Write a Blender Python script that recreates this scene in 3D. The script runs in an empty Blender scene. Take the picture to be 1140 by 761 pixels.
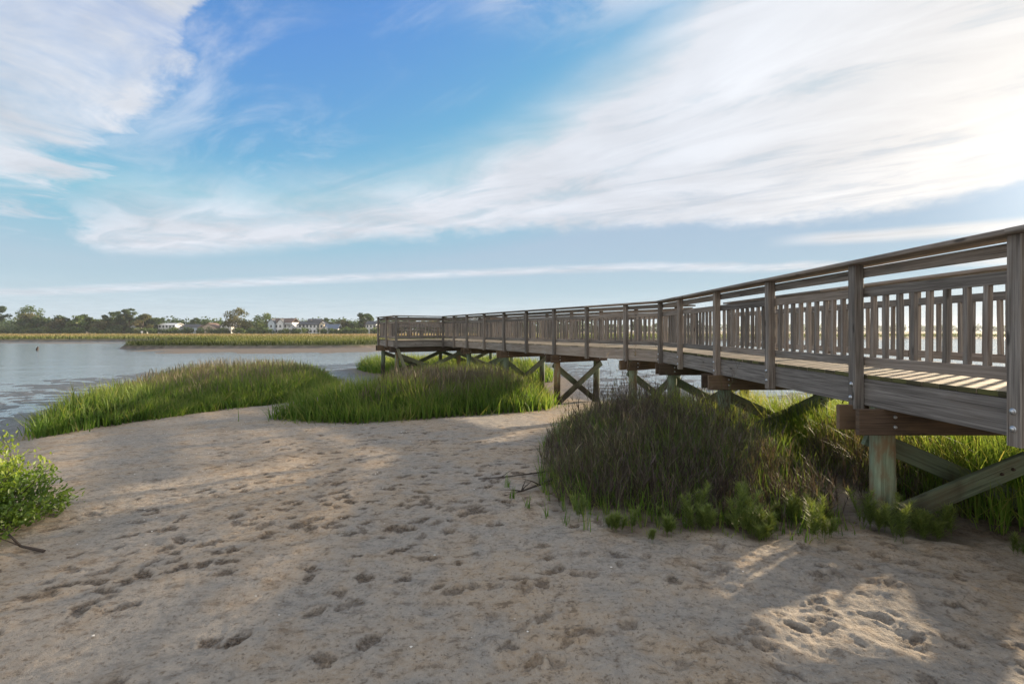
import bpy, math, random
import numpy as np
from mathutils import Vector
random.seed(7)
rng = np.random.default_rng(11)
scene = bpy.context.scene
C = scene.collection
R = math.radians

# ------------------------------------------------------------------ settings
CAM_Z = 1.77
WATER = -0.66
SUN_AZ, SUN_EL = 55.0, 12.5          # degrees to the right of +Y, above the horizon
SUN_STRENGTH = 4.3
SKY_STRENGTH = 0.10
EXPOSURE = 1.42

# ------------------------------------------------------------------ node helper
class NG:
    def __init__(s, nt):
        s.nt = nt
    def node(s, typ, inputs=None, **props):
        n = s.nt.nodes.new(typ)
        for k, v in props.items():
            setattr(n, k, v)
        for k, v in (inputs or {}).items():
            s.put(n.inputs[k], v)
        return n
    def put(s, sock, v):
        if isinstance(v, bpy.types.NodeSocket):
            s.nt.links.new(v, sock)
        else:
            if isinstance(v, (tuple, list)) and len(v) == 3 and sock.type == 'RGBA':
                v = (*v, 1)
            sock.default_value = v
    def m(s, op, a, b=0.0, c=0.0, clamp=False):
        n = s.node('ShaderNodeMath', operation=op, use_clamp=clamp)
        s.put(n.inputs[0], a); s.put(n.inputs[1], b)
        if len(n.inputs) > 2: s.put(n.inputs[2], c)
        return n.outputs[0]
    def smooth(s, v, lo, hi, a=0.0, b=1.0):
        n = s.node('ShaderNodeMapRange', interpolation_type='SMOOTHSTEP')
        s.put(n.inputs[0], v); s.put(n.inputs[1], lo); s.put(n.inputs[2], hi); s.put(n.inputs[3], a); s.put(n.inputs[4], b)
        return n.outputs[0]
    def lin(s, v, lo, hi, a=0.0, b=1.0):
        n = s.node('ShaderNodeMapRange')
        s.put(n.inputs[0], v); s.put(n.inputs[1], lo); s.put(n.inputs[2], hi); s.put(n.inputs[3], a); s.put(n.inputs[4], b)
        return n.outputs[0]
    def mix(s, f, a, b, blend='MIX'):
        n = s.node('ShaderNodeMix', data_type='RGBA', blend_type=blend)
        s.put(n.inputs[0], f); s.put(n.inputs[6], a); s.put(n.inputs[7], b)
        return n.outputs[2]
    def noise(s, vec, scale, detail=4, rough=0.5, dist=0.0, dims='3D'):
        n = s.node('ShaderNodeTexNoise', noise_dimensions=dims)
        if vec is not None: s.put(n.inputs['Vector'], vec)
        s.put(n.inputs['Scale'], scale); s.put(n.inputs['Detail'], detail); s.put(n.inputs['Roughness'], rough)
        s.put(n.inputs['Distortion'], dist)
        return n.outputs[0]
    def vmul(s, v, xyz):
        n = s.node('ShaderNodeVectorMath', operation='MULTIPLY')
        s.put(n.inputs[0], v); n.inputs[1].default_value = xyz
        return n.outputs[0]
    def attr(s, name):
        return s.node('ShaderNodeAttribute', attribute_name=name).outputs['Fac']
    def comb(s, x, y, z):
        n = s.node('ShaderNodeCombineXYZ')
        s.put(n.inputs[0], x); s.put(n.inputs[1], y); s.put(n.inputs[2], z)
        return n.outputs[0]
    def ramp(s, f, stops):
        n = s.node('ShaderNodeValToRGB')
        el = n.color_ramp.elements
        while len(el) < len(stops): el.new(0.5)
        for e, (p, c) in zip(el, stops):
            e.position = p; e.color = (*c, 1)
        s.put(n.inputs[0], f)
        return n.outputs[0]
    def bump(s, h, strength, dist):
        return s.node('ShaderNodeBump', {'Height': h, 'Strength': strength, 'Distance': dist}).outputs[0]

def material(name):
    m = bpy.data.materials.new(name); m.use_nodes = True
    nt = m.node_tree; nt.nodes.clear()
    g = NG(nt)
    out = g.node('ShaderNodeOutputMaterial')
    return m, g, out

def principled(name, col, rough=0.7, metal=0.0):
    m, g, out = material(name)
    tc = g.node('ShaderNodeTexCoord').outputs['Object']
    n = g.noise(tc, 3.0, 4, 0.6)
    c = g.mix(g.smooth(n, 0.3, 0.7), tuple(v * 0.85 for v in col), tuple(min(1, v * 1.1) for v in col))
    p = g.node('ShaderNodeBsdfPrincipled', {'Base Color': c, 'Roughness': rough, 'Metallic': metal})
    g.nt.links.new(p.outputs[0], out.inputs[0])
    return m

# ------------------------------------------------------------------ numpy noise
def _hash(ix, iy, seed):
    h = (ix.astype(np.int64) * 374761393 + iy.astype(np.int64) * 668265263 + seed * 1442695041) & 0x7fffffff
    h = ((h ^ (h >> 13)) * 1274126177) & 0x7fffffff
    h = (h ^ (h >> 16)) & 0xffff
    return h / 65535.0
def vnoise(x, y, seed=0):
    ix, iy = np.floor(x), np.floor(y)
    fx, fy = x - ix, y - iy
    fx = fx * fx * (3 - 2 * fx); fy = fy * fy * (3 - 2 * fy)
    a = _hash(ix, iy, seed); b = _hash(ix + 1, iy, seed); c = _hash(ix, iy + 1, seed); d = _hash(ix + 1, iy + 1, seed)
    return (a * (1 - fx) + b * fx) * (1 - fy) + (c * (1 - fx) + d * fx) * fy
def fbm(x, y, oct=4, seed=0, gain=0.5):
    s, amp, tot = 0, 1.0, 0
    for k in range(oct):
        s = s + amp * vnoise(x * 2 ** k + 17.3 * k, y * 2 ** k - 9.1 * k, seed + k); tot += amp; amp *= gain
    return s / tot
def ss(a, b, x):
    t = np.clip((x - a) / (b - a), 0, 1)
    return t * t * (3 - 2 * t)
def sdist(poly, x, y):
    """signed distance to a polygon, positive inside"""
    p = np.array(poly, float); q = np.roll(p, -1, 0)
    d = np.full(x.shape, 1e9); inside = np.zeros(x.shape, bool)
    for (ax, ay), (bx, by) in zip(p, q):
        ex, ey = bx - ax, by - ay
        t = np.clip(((x - ax) * ex + (y - ay) * ey) / (ex * ex + ey * ey), 0, 1)
        d = np.minimum(d, np.hypot(x - ax - t * ex, y - ay - t * ey))
        if ey != 0:
            c = ((ay > y) != (by > y)) & (x < ex * (y - ay) / ey + ax)
            inside ^= c
    return np.where(inside, d, -d)

# ------------------------------------------------------------------ mesh helpers
def mesh_np(name, verts, quads=None, tris=None, attrs=None, uvs=None, smooth=False):
    me = bpy.data.meshes.new(name)
    verts = np.asarray(verts, np.float32).reshape(-1, 3)
    me.vertices.add(len(verts)); me.vertices.foreach_set('co', verts.ravel())
    parts, totals = [], []
    if quads is not None and len(quads):
        parts.append(np.asarray(quads, np.int32).ravel()); totals.append(np.full(len(quads), 4, np.int32))
    if tris is not None and len(tris):
        parts.append(np.asarray(tris, np.int32).ravel()); totals.append(np.full(len(tris), 3, np.int32))
    li = np.concatenate(parts); lt = np.concatenate(totals)
    me.loops.add(len(li)); me.loops.foreach_set('vertex_index', li)
    me.polygons.add(len(lt))
    me.polygons.foreach_set('loop_start', (np.cumsum(lt) - lt).astype(np.int32))
    me.polygons.foreach_set('loop_total', lt)
    if smooth: me.polygons.foreach_set('use_smooth', np.ones(len(lt), bool))
    me.update(calc_edges=True)
    for k, v in (attrs or {}).items():
        a = me.attributes.new(k, 'FLOAT', 'POINT'); a.data.foreach_set('value', np.asarray(v, np.float32))
    me.validate()
    return me

def link(name, me, mat=None, parent=None):
    o = bpy.data.objects.new(name, me); C.objects.link(o)
    if mat is not None:
        if len(me.materials) == 0: me.materials.append(mat)
    if parent is not None: o.parent = parent
    return o
def tag(o, label=None, cat=None, group=None, kind=None):
    if label: o['label'] = label
    if cat: o['category'] = cat
    if group: o['group'] = group
    if kind: o['kind'] = kind
    return o
def empty(name, loc=(0, 0, 0), rz=0.0):
    o = bpy.data.objects.new(name, None); C.objects.link(o)
    o.location = loc; o.rotation_euler = (0, 0, rz); o.empty_display_size = 0.2
    return o

class MB:
    """collects boards, tubes and boxes; build() links them as one mesh object with uv (metres) and a tone attribute"""
    def __init__(s):
        s.v = []; s.f = []; s.uv = []; s.t = []
    def _add(s, verts, faces, uvs, tone):
        o = len(s.v); s.v += [tuple(p) for p in verts]; s.t += [tone] * len(verts)
        for f, u in zip(faces, uvs):
            s.f.append([o + i for i in f]); s.uv += u
    def board(s, p, q, w, h, up=(0, 0, 1), ch=0.004, tone=None):
        """p to q along the centre line, w across, h along up; long edges chamfered"""
        p, q = Vector(p), Vector(q); L = (q - p).length
        t = (q - p).normalized(); side = t.cross(Vector(up)).normalized(); u = side.cross(t).normalized()
        a, b = w / 2, h / 2; c = min(ch, a * .6, b * .6)
        prof = [(-a + c, -b), (a - c, -b), (a, -b + c), (a, b - c), (a - c, b), (-a + c, b), (-a, b - c), (-a, -b + c)] if c > 0 else [(-a, -b), (a, -b), (a, b), (-a, b)]
        n = len(prof); verts = []
        for e in (p, q):
            for (x, y) in prof: verts.append(e + side * x + u * y)
        faces, uvs = [], []
        ou, ov = random.uniform(0, 40), random.uniform(0, 40); d = 0.0
        for i in range(n):
            j = (i + 1) % n
            l = math.hypot(prof[j][0] - prof[i][0], prof[j][1] - prof[i][1])
            faces.append([i, j, n + j, n + i][::-1]); uvs.append([(ou, ov + d), (ou, ov + d + l), (ou + L, ov + d + l), (ou + L, ov + d)][::-1]); d += l
        faces.append(list(range(n))); uvs.append([(ou + x * .3, ov + y) for x, y in prof])
        faces.append(list(range(n, 2 * n))[::-1]); uvs.append([(ou + 3 + x * .3, ov + y) for x, y in prof][::-1])
        s._add(verts, faces, uvs, random.random() if tone is None else tone)
    def tube(s, pts, radii, seg=12, tone=None, wob=0.0, cap=True):
        pts = [Vector(p) for p in pts]; verts = []; faces = []; uvs = []
        ou, ov = random.uniform(0, 40), random.uniform(0, 40); ring = []; acc = 0
        ph = random.uniform(0, 6)
        for k, p in enumerate(pts):
            t = (pts[min(k + 1, len(pts) - 1)] - pts[max(k - 1, 0)]).normalized()
            ref = Vector((1, 0, 0)) if abs(t.x) < .9 else Vector((0, 1, 0))
            a = t.cross(ref).normalized(); b = t.cross(a)
            for i in range(seg):
                th = 2 * math.pi * i / seg
                r = radii[k] * (1 + wob * math.sin(2 * th + ph) + wob * .6 * math.sin(5 * th + 2 * ph + k))
                verts.append(p + a * math.cos(th) * r + b * math.sin(th) * r)
        for k in range(len(pts) - 1):
            L = (pts[k + 1] - pts[k]).length
            for i in range(seg):
                j = (i + 1) % seg; r = radii[k] * 6.283 / seg
                faces.append([k * seg + i, k * seg + j, (k + 1) * seg + j, (k + 1) * seg + i])
                uvs.append([(ou + acc, ov + i * r), (ou + acc, ov + (i + 1) * r), (ou + acc + L, ov + (i + 1) * r), (ou + acc + L, ov + i * r)])
            acc += L
        if cap:
            for k, rev in ((0, True), (len(pts) - 1, False)):
                f = [k * seg + i for i in range(seg)]
                if rev: f = f[::-1]
                faces.append(f); uvs.append([(ou + math.cos(6.283 * i / seg) * .1, ov + math.sin(6.283 * i / seg) * .1) for i in range(seg)])
        s._add(verts, faces, uvs, random.random() if tone is None else tone)
    def poly(s, verts, faces, tone=None):
        uvs = [[(verts[i][0] + verts[i][1] * .37, verts[i][2]) for i in f] for f in faces]
        s._add(verts, faces, uvs, random.random() if tone is None else tone)
    def build(s, name, mat, parent=None, smooth=False, origin=None):
        me = bpy.data.meshes.new(name)
        vs = s.v if origin is None else [(x - origin[0], y - origin[1], z - origin[2]) for x, y, z in s.v]
        me.from_pydata(vs, [], s.f); me.update()
        uvl = me.uv_layers.new(name='UVMap'); uvl.data.foreach_set('uv', np.array(s.uv, np.float32).ravel())
        a = me.attributes.new('tone', 'FLOAT', 'POINT'); a.data.foreach_set('value', np.array(s.t, np.float32))
        if smooth: me.polygons.foreach_set('use_smooth', np.ones(len(me.polygons), bool))
        o = link(name, me, mat, parent)
        if origin is not None: o.location = origin
        return o

# ------------------------------------------------------------------ materials
def wood(name, dark, light, warm, warm_amt=0.35, moss=0.0, stain=None, rough=0.82):
    m, g, out = material(name)
    uv = g.node('ShaderNodeUVMap').outputs[0]
    tone = g.attr('tone')
    grain = g.noise(g.vmul(uv, (1.6, 55, 1)), 1.0, 5, 0.62, 0.6)
    ring = g.noise(g.vmul(uv, (0.9, 14, 1)), 1.0, 3, 0.5, 1.8)
    blot = g.noise(g.vmul(uv, (2.2, 5, 1)), 1.0, 4, 0.6)
    crack = g.noise(g.vmul(uv, (1.1, 120, 1)), 1.0, 2, 0.5)
    kn = g.node('ShaderNodeTexVoronoi', {'Vector': g.vmul(uv, (2.0, 7.0, 1)), 'Scale': 1.0}, feature='F1').outputs['Distance']
    knot = g.smooth(kn, 0.05, 0.13, 1, 0)
    f = g.m('ADD', g.m('MULTIPLY', grain, 0.6), g.m('MULTIPLY', ring, 0.4))
    col = g.mix(g.smooth(f, 0.32, 0.68), dark, light)
    wf = g.m('MULTIPLY', g.smooth(g.m('ADD', blot, g.m('MULTIPLY', g.m('SUBTRACT', tone, 0.5), 0.35)), 0.42, 0.68), warm_amt)
    col = g.mix(wf, col, warm)
    b = g.lin(tone, 0, 1, 0.66, 1.34)
    col = g.mix(1.0, col, g.comb(b, b, b), 'MULTIPLY')
    col = g.mix(g.m('MULTIPLY', knot, 0.75), col, tuple(v * .35 for v in dark))
    col = g.mix(g.m('MULTIPLY', g.smooth(crack, 0.62, 0.72), 0.75), col, tuple(v * .3 for v in dark))
    pos = g.node('ShaderNodeNewGeometry').outputs['Position']
    if moss:
        mn = g.noise(pos, 3.0, 4, 0.6)
        col = g.mix(g.m('MULTIPLY', g.smooth(mn, 0.42, 0.62), moss), col, (0.09, 0.10, 0.035))
    if stain:
        sx = g.node('ShaderNodeSeparateXYZ', {0: pos})
        wob = g.m('MULTIPLY', g.m('SUBTRACT', g.noise(g.vmul(pos, (6, 6, 1.6)), 1.0, 3), 0.5), 0.7)
        zz = g.m('ADD', sx.outputs[2], wob)
        col = g.mix(g.smooth(zz, stain[0], stain[1], 0.92, 0.0), col, (0.035, 0.028, 0.02))
    hgt = g.m('SUBTRACT', g.m('ADD', g.m('MULTIPLY', grain, 0.7), g.m('MULTIPLY', crack, 0.5)), g.m('MULTIPLY', g.smooth(crack, 0.66, 0.74), 0.8))
    p = g.node('ShaderNodeBsdfPrincipled', {'Base Color': col, 'Roughness': rough, 'Normal': g.bump(hgt, 0.55, 0.004)})
    p.inputs['Specular IOR Level'].default_value = 0.3
    g.nt.links.new(p.outputs[0], out.inputs[0])
    return m

M = {}
M['rail'] = wood('weathered_wood', (0.10, 0.089, 0.080), (0.325, 0.297, 0.272), (0.21, 0.155, 0.115), 0.42)
M['rim'] = wood('grey_rim_wood', (0.13, 0.116, 0.106), (0.37, 0.342, 0.32), (0.20, 0.15, 0.11), 0.45)
M['deck'] = wood('deck_wood', (0.20, 0.165, 0.12), (0.42, 0.36, 0.29), (0.33, 0.27, 0.18), 0.4, moss=0.25)
M['beam'] = wood('brown_beam_wood', (0.05, 0.036, 0.027), (0.145, 0.102, 0.074), (0.18, 0.12, 0.07), 0.5)
M['pile'] = wood('treated_pile_wood', (0.105, 0.14, 0.09), (0.27, 0.335, 0.235), (0.17, 0.10, 0.05), 0.9, stain=(-0.10, 0.42))
M['brace'] = wood('treated_brace_wood', (0.085, 0.115, 0.075), (0.19, 0.235, 0.16), (0.12, 0.085, 0.05), 0.55, stain=(-0.1, 0.45))
M['bolt'] = principled('galvanised_steel', (0.55, 0.58, 0.62), 0.38, 0.8)
M['rust'] = principled('rusted_steel', (0.05, 0.032, 0.022), 0.8)
M['white_wall'] = principled('white_siding', (0.72, 0.73, 0.74), 0.7)
M['cream_wall'] = principled('cream_siding', (0.66, 0.58, 0.44), 0.7)
M['blue_wall'] = principled('pale_blue_siding', (0.50, 0.58, 0.66), 0.7)
M['tan_wall'] = principled('tan_siding', (0.50, 0.40, 0.31), 0.7)
M['dark_roof'] = principled('dark_shingles', (0.09, 0.095, 0.105), 0.8)
M['brown_roof'] = principled('brown_shingles', (0.16, 0.11, 0.09), 0.8)
M['blue_roof'] = principled('blue_grey_shingles', (0.12, 0.16, 0.23), 0.7)
M['glass'] = principled('window_glass', (0.05, 0.065, 0.08), 0.15)
M['bark'] = principled('tree_bark', (0.16, 0.125, 0.095), 0.9)
M['pale_bark'] = principled('pale_bark', (0.34, 0.28, 0.21), 0.9)
M['white_paint'] = principled('white_paint', (0.8, 0.8, 0.78), 0.6)
M['driftwood'] = principled('dead_branch_bark', (0.055, 0.042, 0.034), 0.85)
M['shell'] = principled('bleached_shell', (0.72, 0.68, 0.62), 0.6)

def foliage(name, stops, trans=0.4, tip=None, rough=0.55, spec=0.25, nscale=0.0):
    m, g, out = material(name)
    tint = g.attr('tint')
    if nscale:
        pos = g.node('ShaderNodeNewGeometry').outputs['Position']
        tint = g.m('ADD', tint, g.m('MULTIPLY', g.m('SUBTRACT', g.noise(pos, nscale, 3), 0.5), 0.8), clamp=True)
    col = g.ramp(tint, stops)
    if tip:
        h = g.attr('along')
        col = g.mix(g.m('MULTIPLY', g.smooth(h, tip[1], 1.0), tip[2]), col, tip[0])
    p = g.node('ShaderNodeBsdfPrincipled', {'Base Color': col, 'Roughness': rough})
    p.inputs['Specular IOR Level'].default_value = spec
    t = g.node('ShaderNodeBsdfTranslucent', {'Color': g.mix(1.0, col, (1.5, 1.45, 0.8), 'MULTIPLY')})
    mx = g.node('ShaderNodeMixShader', {0: trans, 1: p.outputs[0], 2: t.outputs[0]})
    g.nt.links.new(mx.outputs[0], out.inputs[0])
    return m
M['cordgrass'] = foliage('cordgrass_blades', [(0, (0.035, 0.068, 0.015)), (0.4, (0.085, 0.165, 0.028)), (0.75, (0.15, 0.24, 0.042)), (1, (0.26, 0.255, 0.09))], 0.5, ((0.24, 0.22, 0.09), 0.6, 0.45))
M['seedstem'] = foliage('seed_stems', [(0, (0.08, 0.065, 0.05)), (0.5, (0.14, 0.115, 0.09)), (1, (0.23, 0.20, 0.13))], 0.25)
M['weed'] = foliage('wiry_weeds', [(0, (0.055, 0.042, 0.04)), (0.38, (0.125, 0.096, 0.086)), (0.62, (0.075, 0.105, 0.034)), (0.8, (0.16, 0.135, 0.08)), (1, (0.33, 0.275, 0.18))], 0.3)
M['herb'] = foliage('feathery_herb', [(0, (0.08, 0.115, 0.035)), (0.6, (0.15, 0.205, 0.055)), (1, (0.24, 0.28, 0.085))], 0.4)
M['shrub'] = foliage('shrub_leaves', [(0, (0.055, 0.105, 0.022)), (0.5, (0.135, 0.215, 0.036)), (1, (0.27, 0.33, 0.055))], 0.4, rough=0.4, spec=0.4)
M['marsh'] = foliage('far_marsh_grass', [(0, (0.03, 0.042, 0.013)), (0.3, (0.10, 0.13, 0.03)), (0.55, (0.17, 0.175, 0.055)), (0.75, (0.24, 0.19, 0.09)), (1, (0.31, 0.225, 0.14))], 0.25)
M['crown'] = foliage('tree_leaves', [(0, (0.05, 0.085, 0.034)), (0.5, (0.09, 0.145, 0.048)), (0.8, (0.14, 0.17, 0.06)), (1, (0.18, 0.18, 0.08))], 0.4, nscale=0.25)
M['crown_olive'] = foliage('olive_leaves', [(0, (0.07, 0.08, 0.035)), (0.5, (0.12, 0.125, 0.058)), (1, (0.18, 0.16, 0.09))], 0.4, nscale=0.25)
M['crown_dark'] = foliage('pine_needles', [(0, (0.04, 0.07, 0.036)), (0.6, (0.066, 0.108, 0.05)), (1, (0.10, 0.135, 0.06))], 0.35, nscale=0.25)

# ------------------------------------------------------------------ terrain
LAND = [(-9.2, 7.7), (-10.9, 10.5), (-14.3, 16), (-16.5, 22.5), (-13, 24.3), (-9.2, 23.0), (-7.0, 20.0), (-5.9, 18.9), (-5.3, 19.3), (-6.0, 22.0), (-8.2, 24.4), (-10, 27.5), (-8, 30.5),
        (0, 30), (2.2, 25), (2.6, 21), (1.9, 17.5), (2.4, 15.6), (4.5, 13.6), (7, 12.2), (12, 10.6), (22, 9), (40, 5), (60, -60), (-60, -60), (-60, -2), (-30, 3.0), (-14, 6.0)]
MARSH = [(-600, 95), (-130, 100), (-90, 104), (-74, 99), (-62, 84), (-57, 68), (-53, 61.5), (-44, 60), (-35, 60.8), (-27, 61), (-21, 62.5), (-17, 66), (-19, 78), (-15, 90), (20, 98),
         (60, 115), (120, 140), (300, 160), (5000, 220), (5000, 9000), (-5000, 9000), (-5000, 95)]
PA = [(-8.65, 8.15), (-8.4, 9.8), (-8.2, 11.8), (-6.9, 14.4), (-6.6, 17), (-7.3, 19.2), (-8.6, 21.3), (-11, 22.8), (-15.4, 22.6), (-13.4, 16), (-11.0, 11.4), (-9.7, 9.2)]
PB = [(-5.6, 10.3), (-4.4, 9.8), (-3.3, 9.6), (-1.9, 10.2), (-1.1, 10.8), (0.2, 11.4), (0.9, 11.9), (1.2, 13.2), (0.6, 15), (0.5, 18), (-2, 21), (-4.2, 20.5), (-4.2, 16.0), (-4.45, 12.3)]
PC = [(0.20, 5.0), (0.45, 4.3), (1.0, 3.95), (1.8, 3.82), (2.5, 3.9), (3.0, 4.15), (3.4, 4.9), (3.8, 6.5), (4.0, 8.5), (3.6, 10.4), (2.4, 10.6), (1.2, 9.6), (0.55, 7.6), (0.3, 6.2)]
PD = [(3.9, 4.55), (4.15, 4.05), (4.9, 3.9), (6.5, 3.9), (9, 4.3), (11, 6), (10.5, 8.3), (7, 9.6), (5.6, 10.3), (4.0, 10.6), (3.9, 8)]
PF = [(-8.3, 25.2), (-6.0, 22.9), (-4.5, 22.6), (-1.5, 22.4), (0.8, 19.5), (1.8, 20.2), (2.0, 23.5), (0.2, 29), (-7.5, 29.6), (-9.4, 27.3)]

def base_height(x, y):
    f = y + 0.12 * np.maximum(-x, 0) + 0.10 * np.maximum(x - 3, 0)
    h_in = -0.50 * ss(5.0, 17.0, f) + 0.10 * (fbm(x * 0.35, y * 0.35, 3, 5) - 0.5)
    h_in = h_in + 0.07 * np.exp(-((x - 1.2) ** 2 + (y - 3.0) ** 2) / 3.0)
    sd = sdist(LAND, x, y) + 0.9 * (fbm(x * 0.5, y * 0.5, 3, 9) - 0.5)
    far = np.maximum(-sd, 0)
    lump = fbm(x * 1.3, y * 2.6, 5, 21, 0.6) - 0.5
    mud = WATER + 0.005 + lump * 0.17 * ss(60, 8, np.hypot(x, y)) - 0.011 * np.clip(far - 5, 0, 25) - 0.10 * ss(25, 45, far)
    k = ss(-1.6, 1.3, sd)
    h = h_in * k + mud * (1 - k)
    sm = sdist(MARSH, x, y)
    sm = sm + 1.6 * (fbm(x * 0.09, y * 0.09, 4, 31) - 0.5) * ss(30, 60, y)
    shelf = WATER + 0.11 + sm * np.where(x > -40, 0.0095, .02) + 0.08 * (fbm(x * 0.4, y * 0.4, 4, 33) - 0.5)
    shelf = np.where((x > -46) & (x < 40) & (y > 40), shelf, -5)
    bar = WATER - 0.12 + 0.22 * np.exp(-((x + 92) / 22) ** 2 - ((y - 90) / 5.0) ** 2) + 0.05 * (fbm(x * .3, y * .3, 3, 35) - .5)
    bar = np.where(y > 60, bar, -5)
    h = np.where(sm < 0, np.maximum(h, np.maximum(np.where(sm > -15, shelf, -5), bar)), h)
    km = ss(-0.5, 0.35, sm)
    plateau = -0.10 + 0.10 * (fbm(x * 0.05, y * 0.05, 3, 41) - 0.5)
    h = h * (1 - km) + plateau * km
    return h, sd, sm

# footprints: (x, y, angle, length, width, depth)
prints = []
pr = random.Random(5)
for (x0, y0, x1, y1, n, jit) in [(-0.9, 2.5, -1.2, 9.5, 30, .3), (-0.3, 2.5, 0.0, 9.0, 28, .35), (-1.9, 2.5, -2.6, 9.5, 28, .4), (-3.3, 3.3, -2.4, 8.5, 22, .5),
                                 (-2.8, 2.6, -4.2, 7.5, 20, .45), (-1.4, 4.0, 0.2, 9.5, 26, .7), (-3.0, 5.0, 0.3, 5.6, 18, .7), (-4.0, 3.6, -1.0, 4.2, 20, .5), (-4.5, 6.8, -0.5, 7.5, 22, .8)]:
    for k in range(n):
        t = (k + pr.uniform(-.4, .4)) / n
        side = (0.09 if k % 2 else -0.09)
        prints.append((x0 + (x1 - x0) * t + side + pr.gauss(0, jit), y0 + (y1 - y0) * t + pr.gauss(0, jit),
                       pr.gauss(0.35, .5), pr.uniform(.045, .105), pr.uniform(.032, .058), pr.uniform(.006, .014)))
for k in range(260):     # smaller marks all over the open sand
    x, y = pr.uniform(-4.6, .5), pr.uniform(3.4, 11)
    prints.append((x * (.6 + y / 14), y, pr.gauss(.2, .5), pr.uniform(.022, .055), pr.uniform(.016, .034), pr.uniform(.004, .010)))
for k in range(90):
    x, y = pr.uniform(-3.2, .6), pr.uniform(2.5, 6.0)
    prints.append((x, y, pr.gauss(.3, .5), pr.uniform(.045, .095), pr.uniform(.03, .055), pr.uniform(.006, .013)))
for k in range(70):      # trampled, softer ground at the lower right
    x, y = pr.uniform(.0, 3.2), pr.uniform(2.1, 3.7)
    prints.append((x, y, pr.uniform(-1.0, 1.0), pr.uniform(.04, .10), pr.uniform(.025, .05), pr.uniform(.006, .014)))
prints = [p + (pr.uniform(.62, 1.0) if abs(p[0] - 1.6) > 1.9 or p[1] > 3.9 else pr.uniform(.35, .8),) for p in prints]

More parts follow.
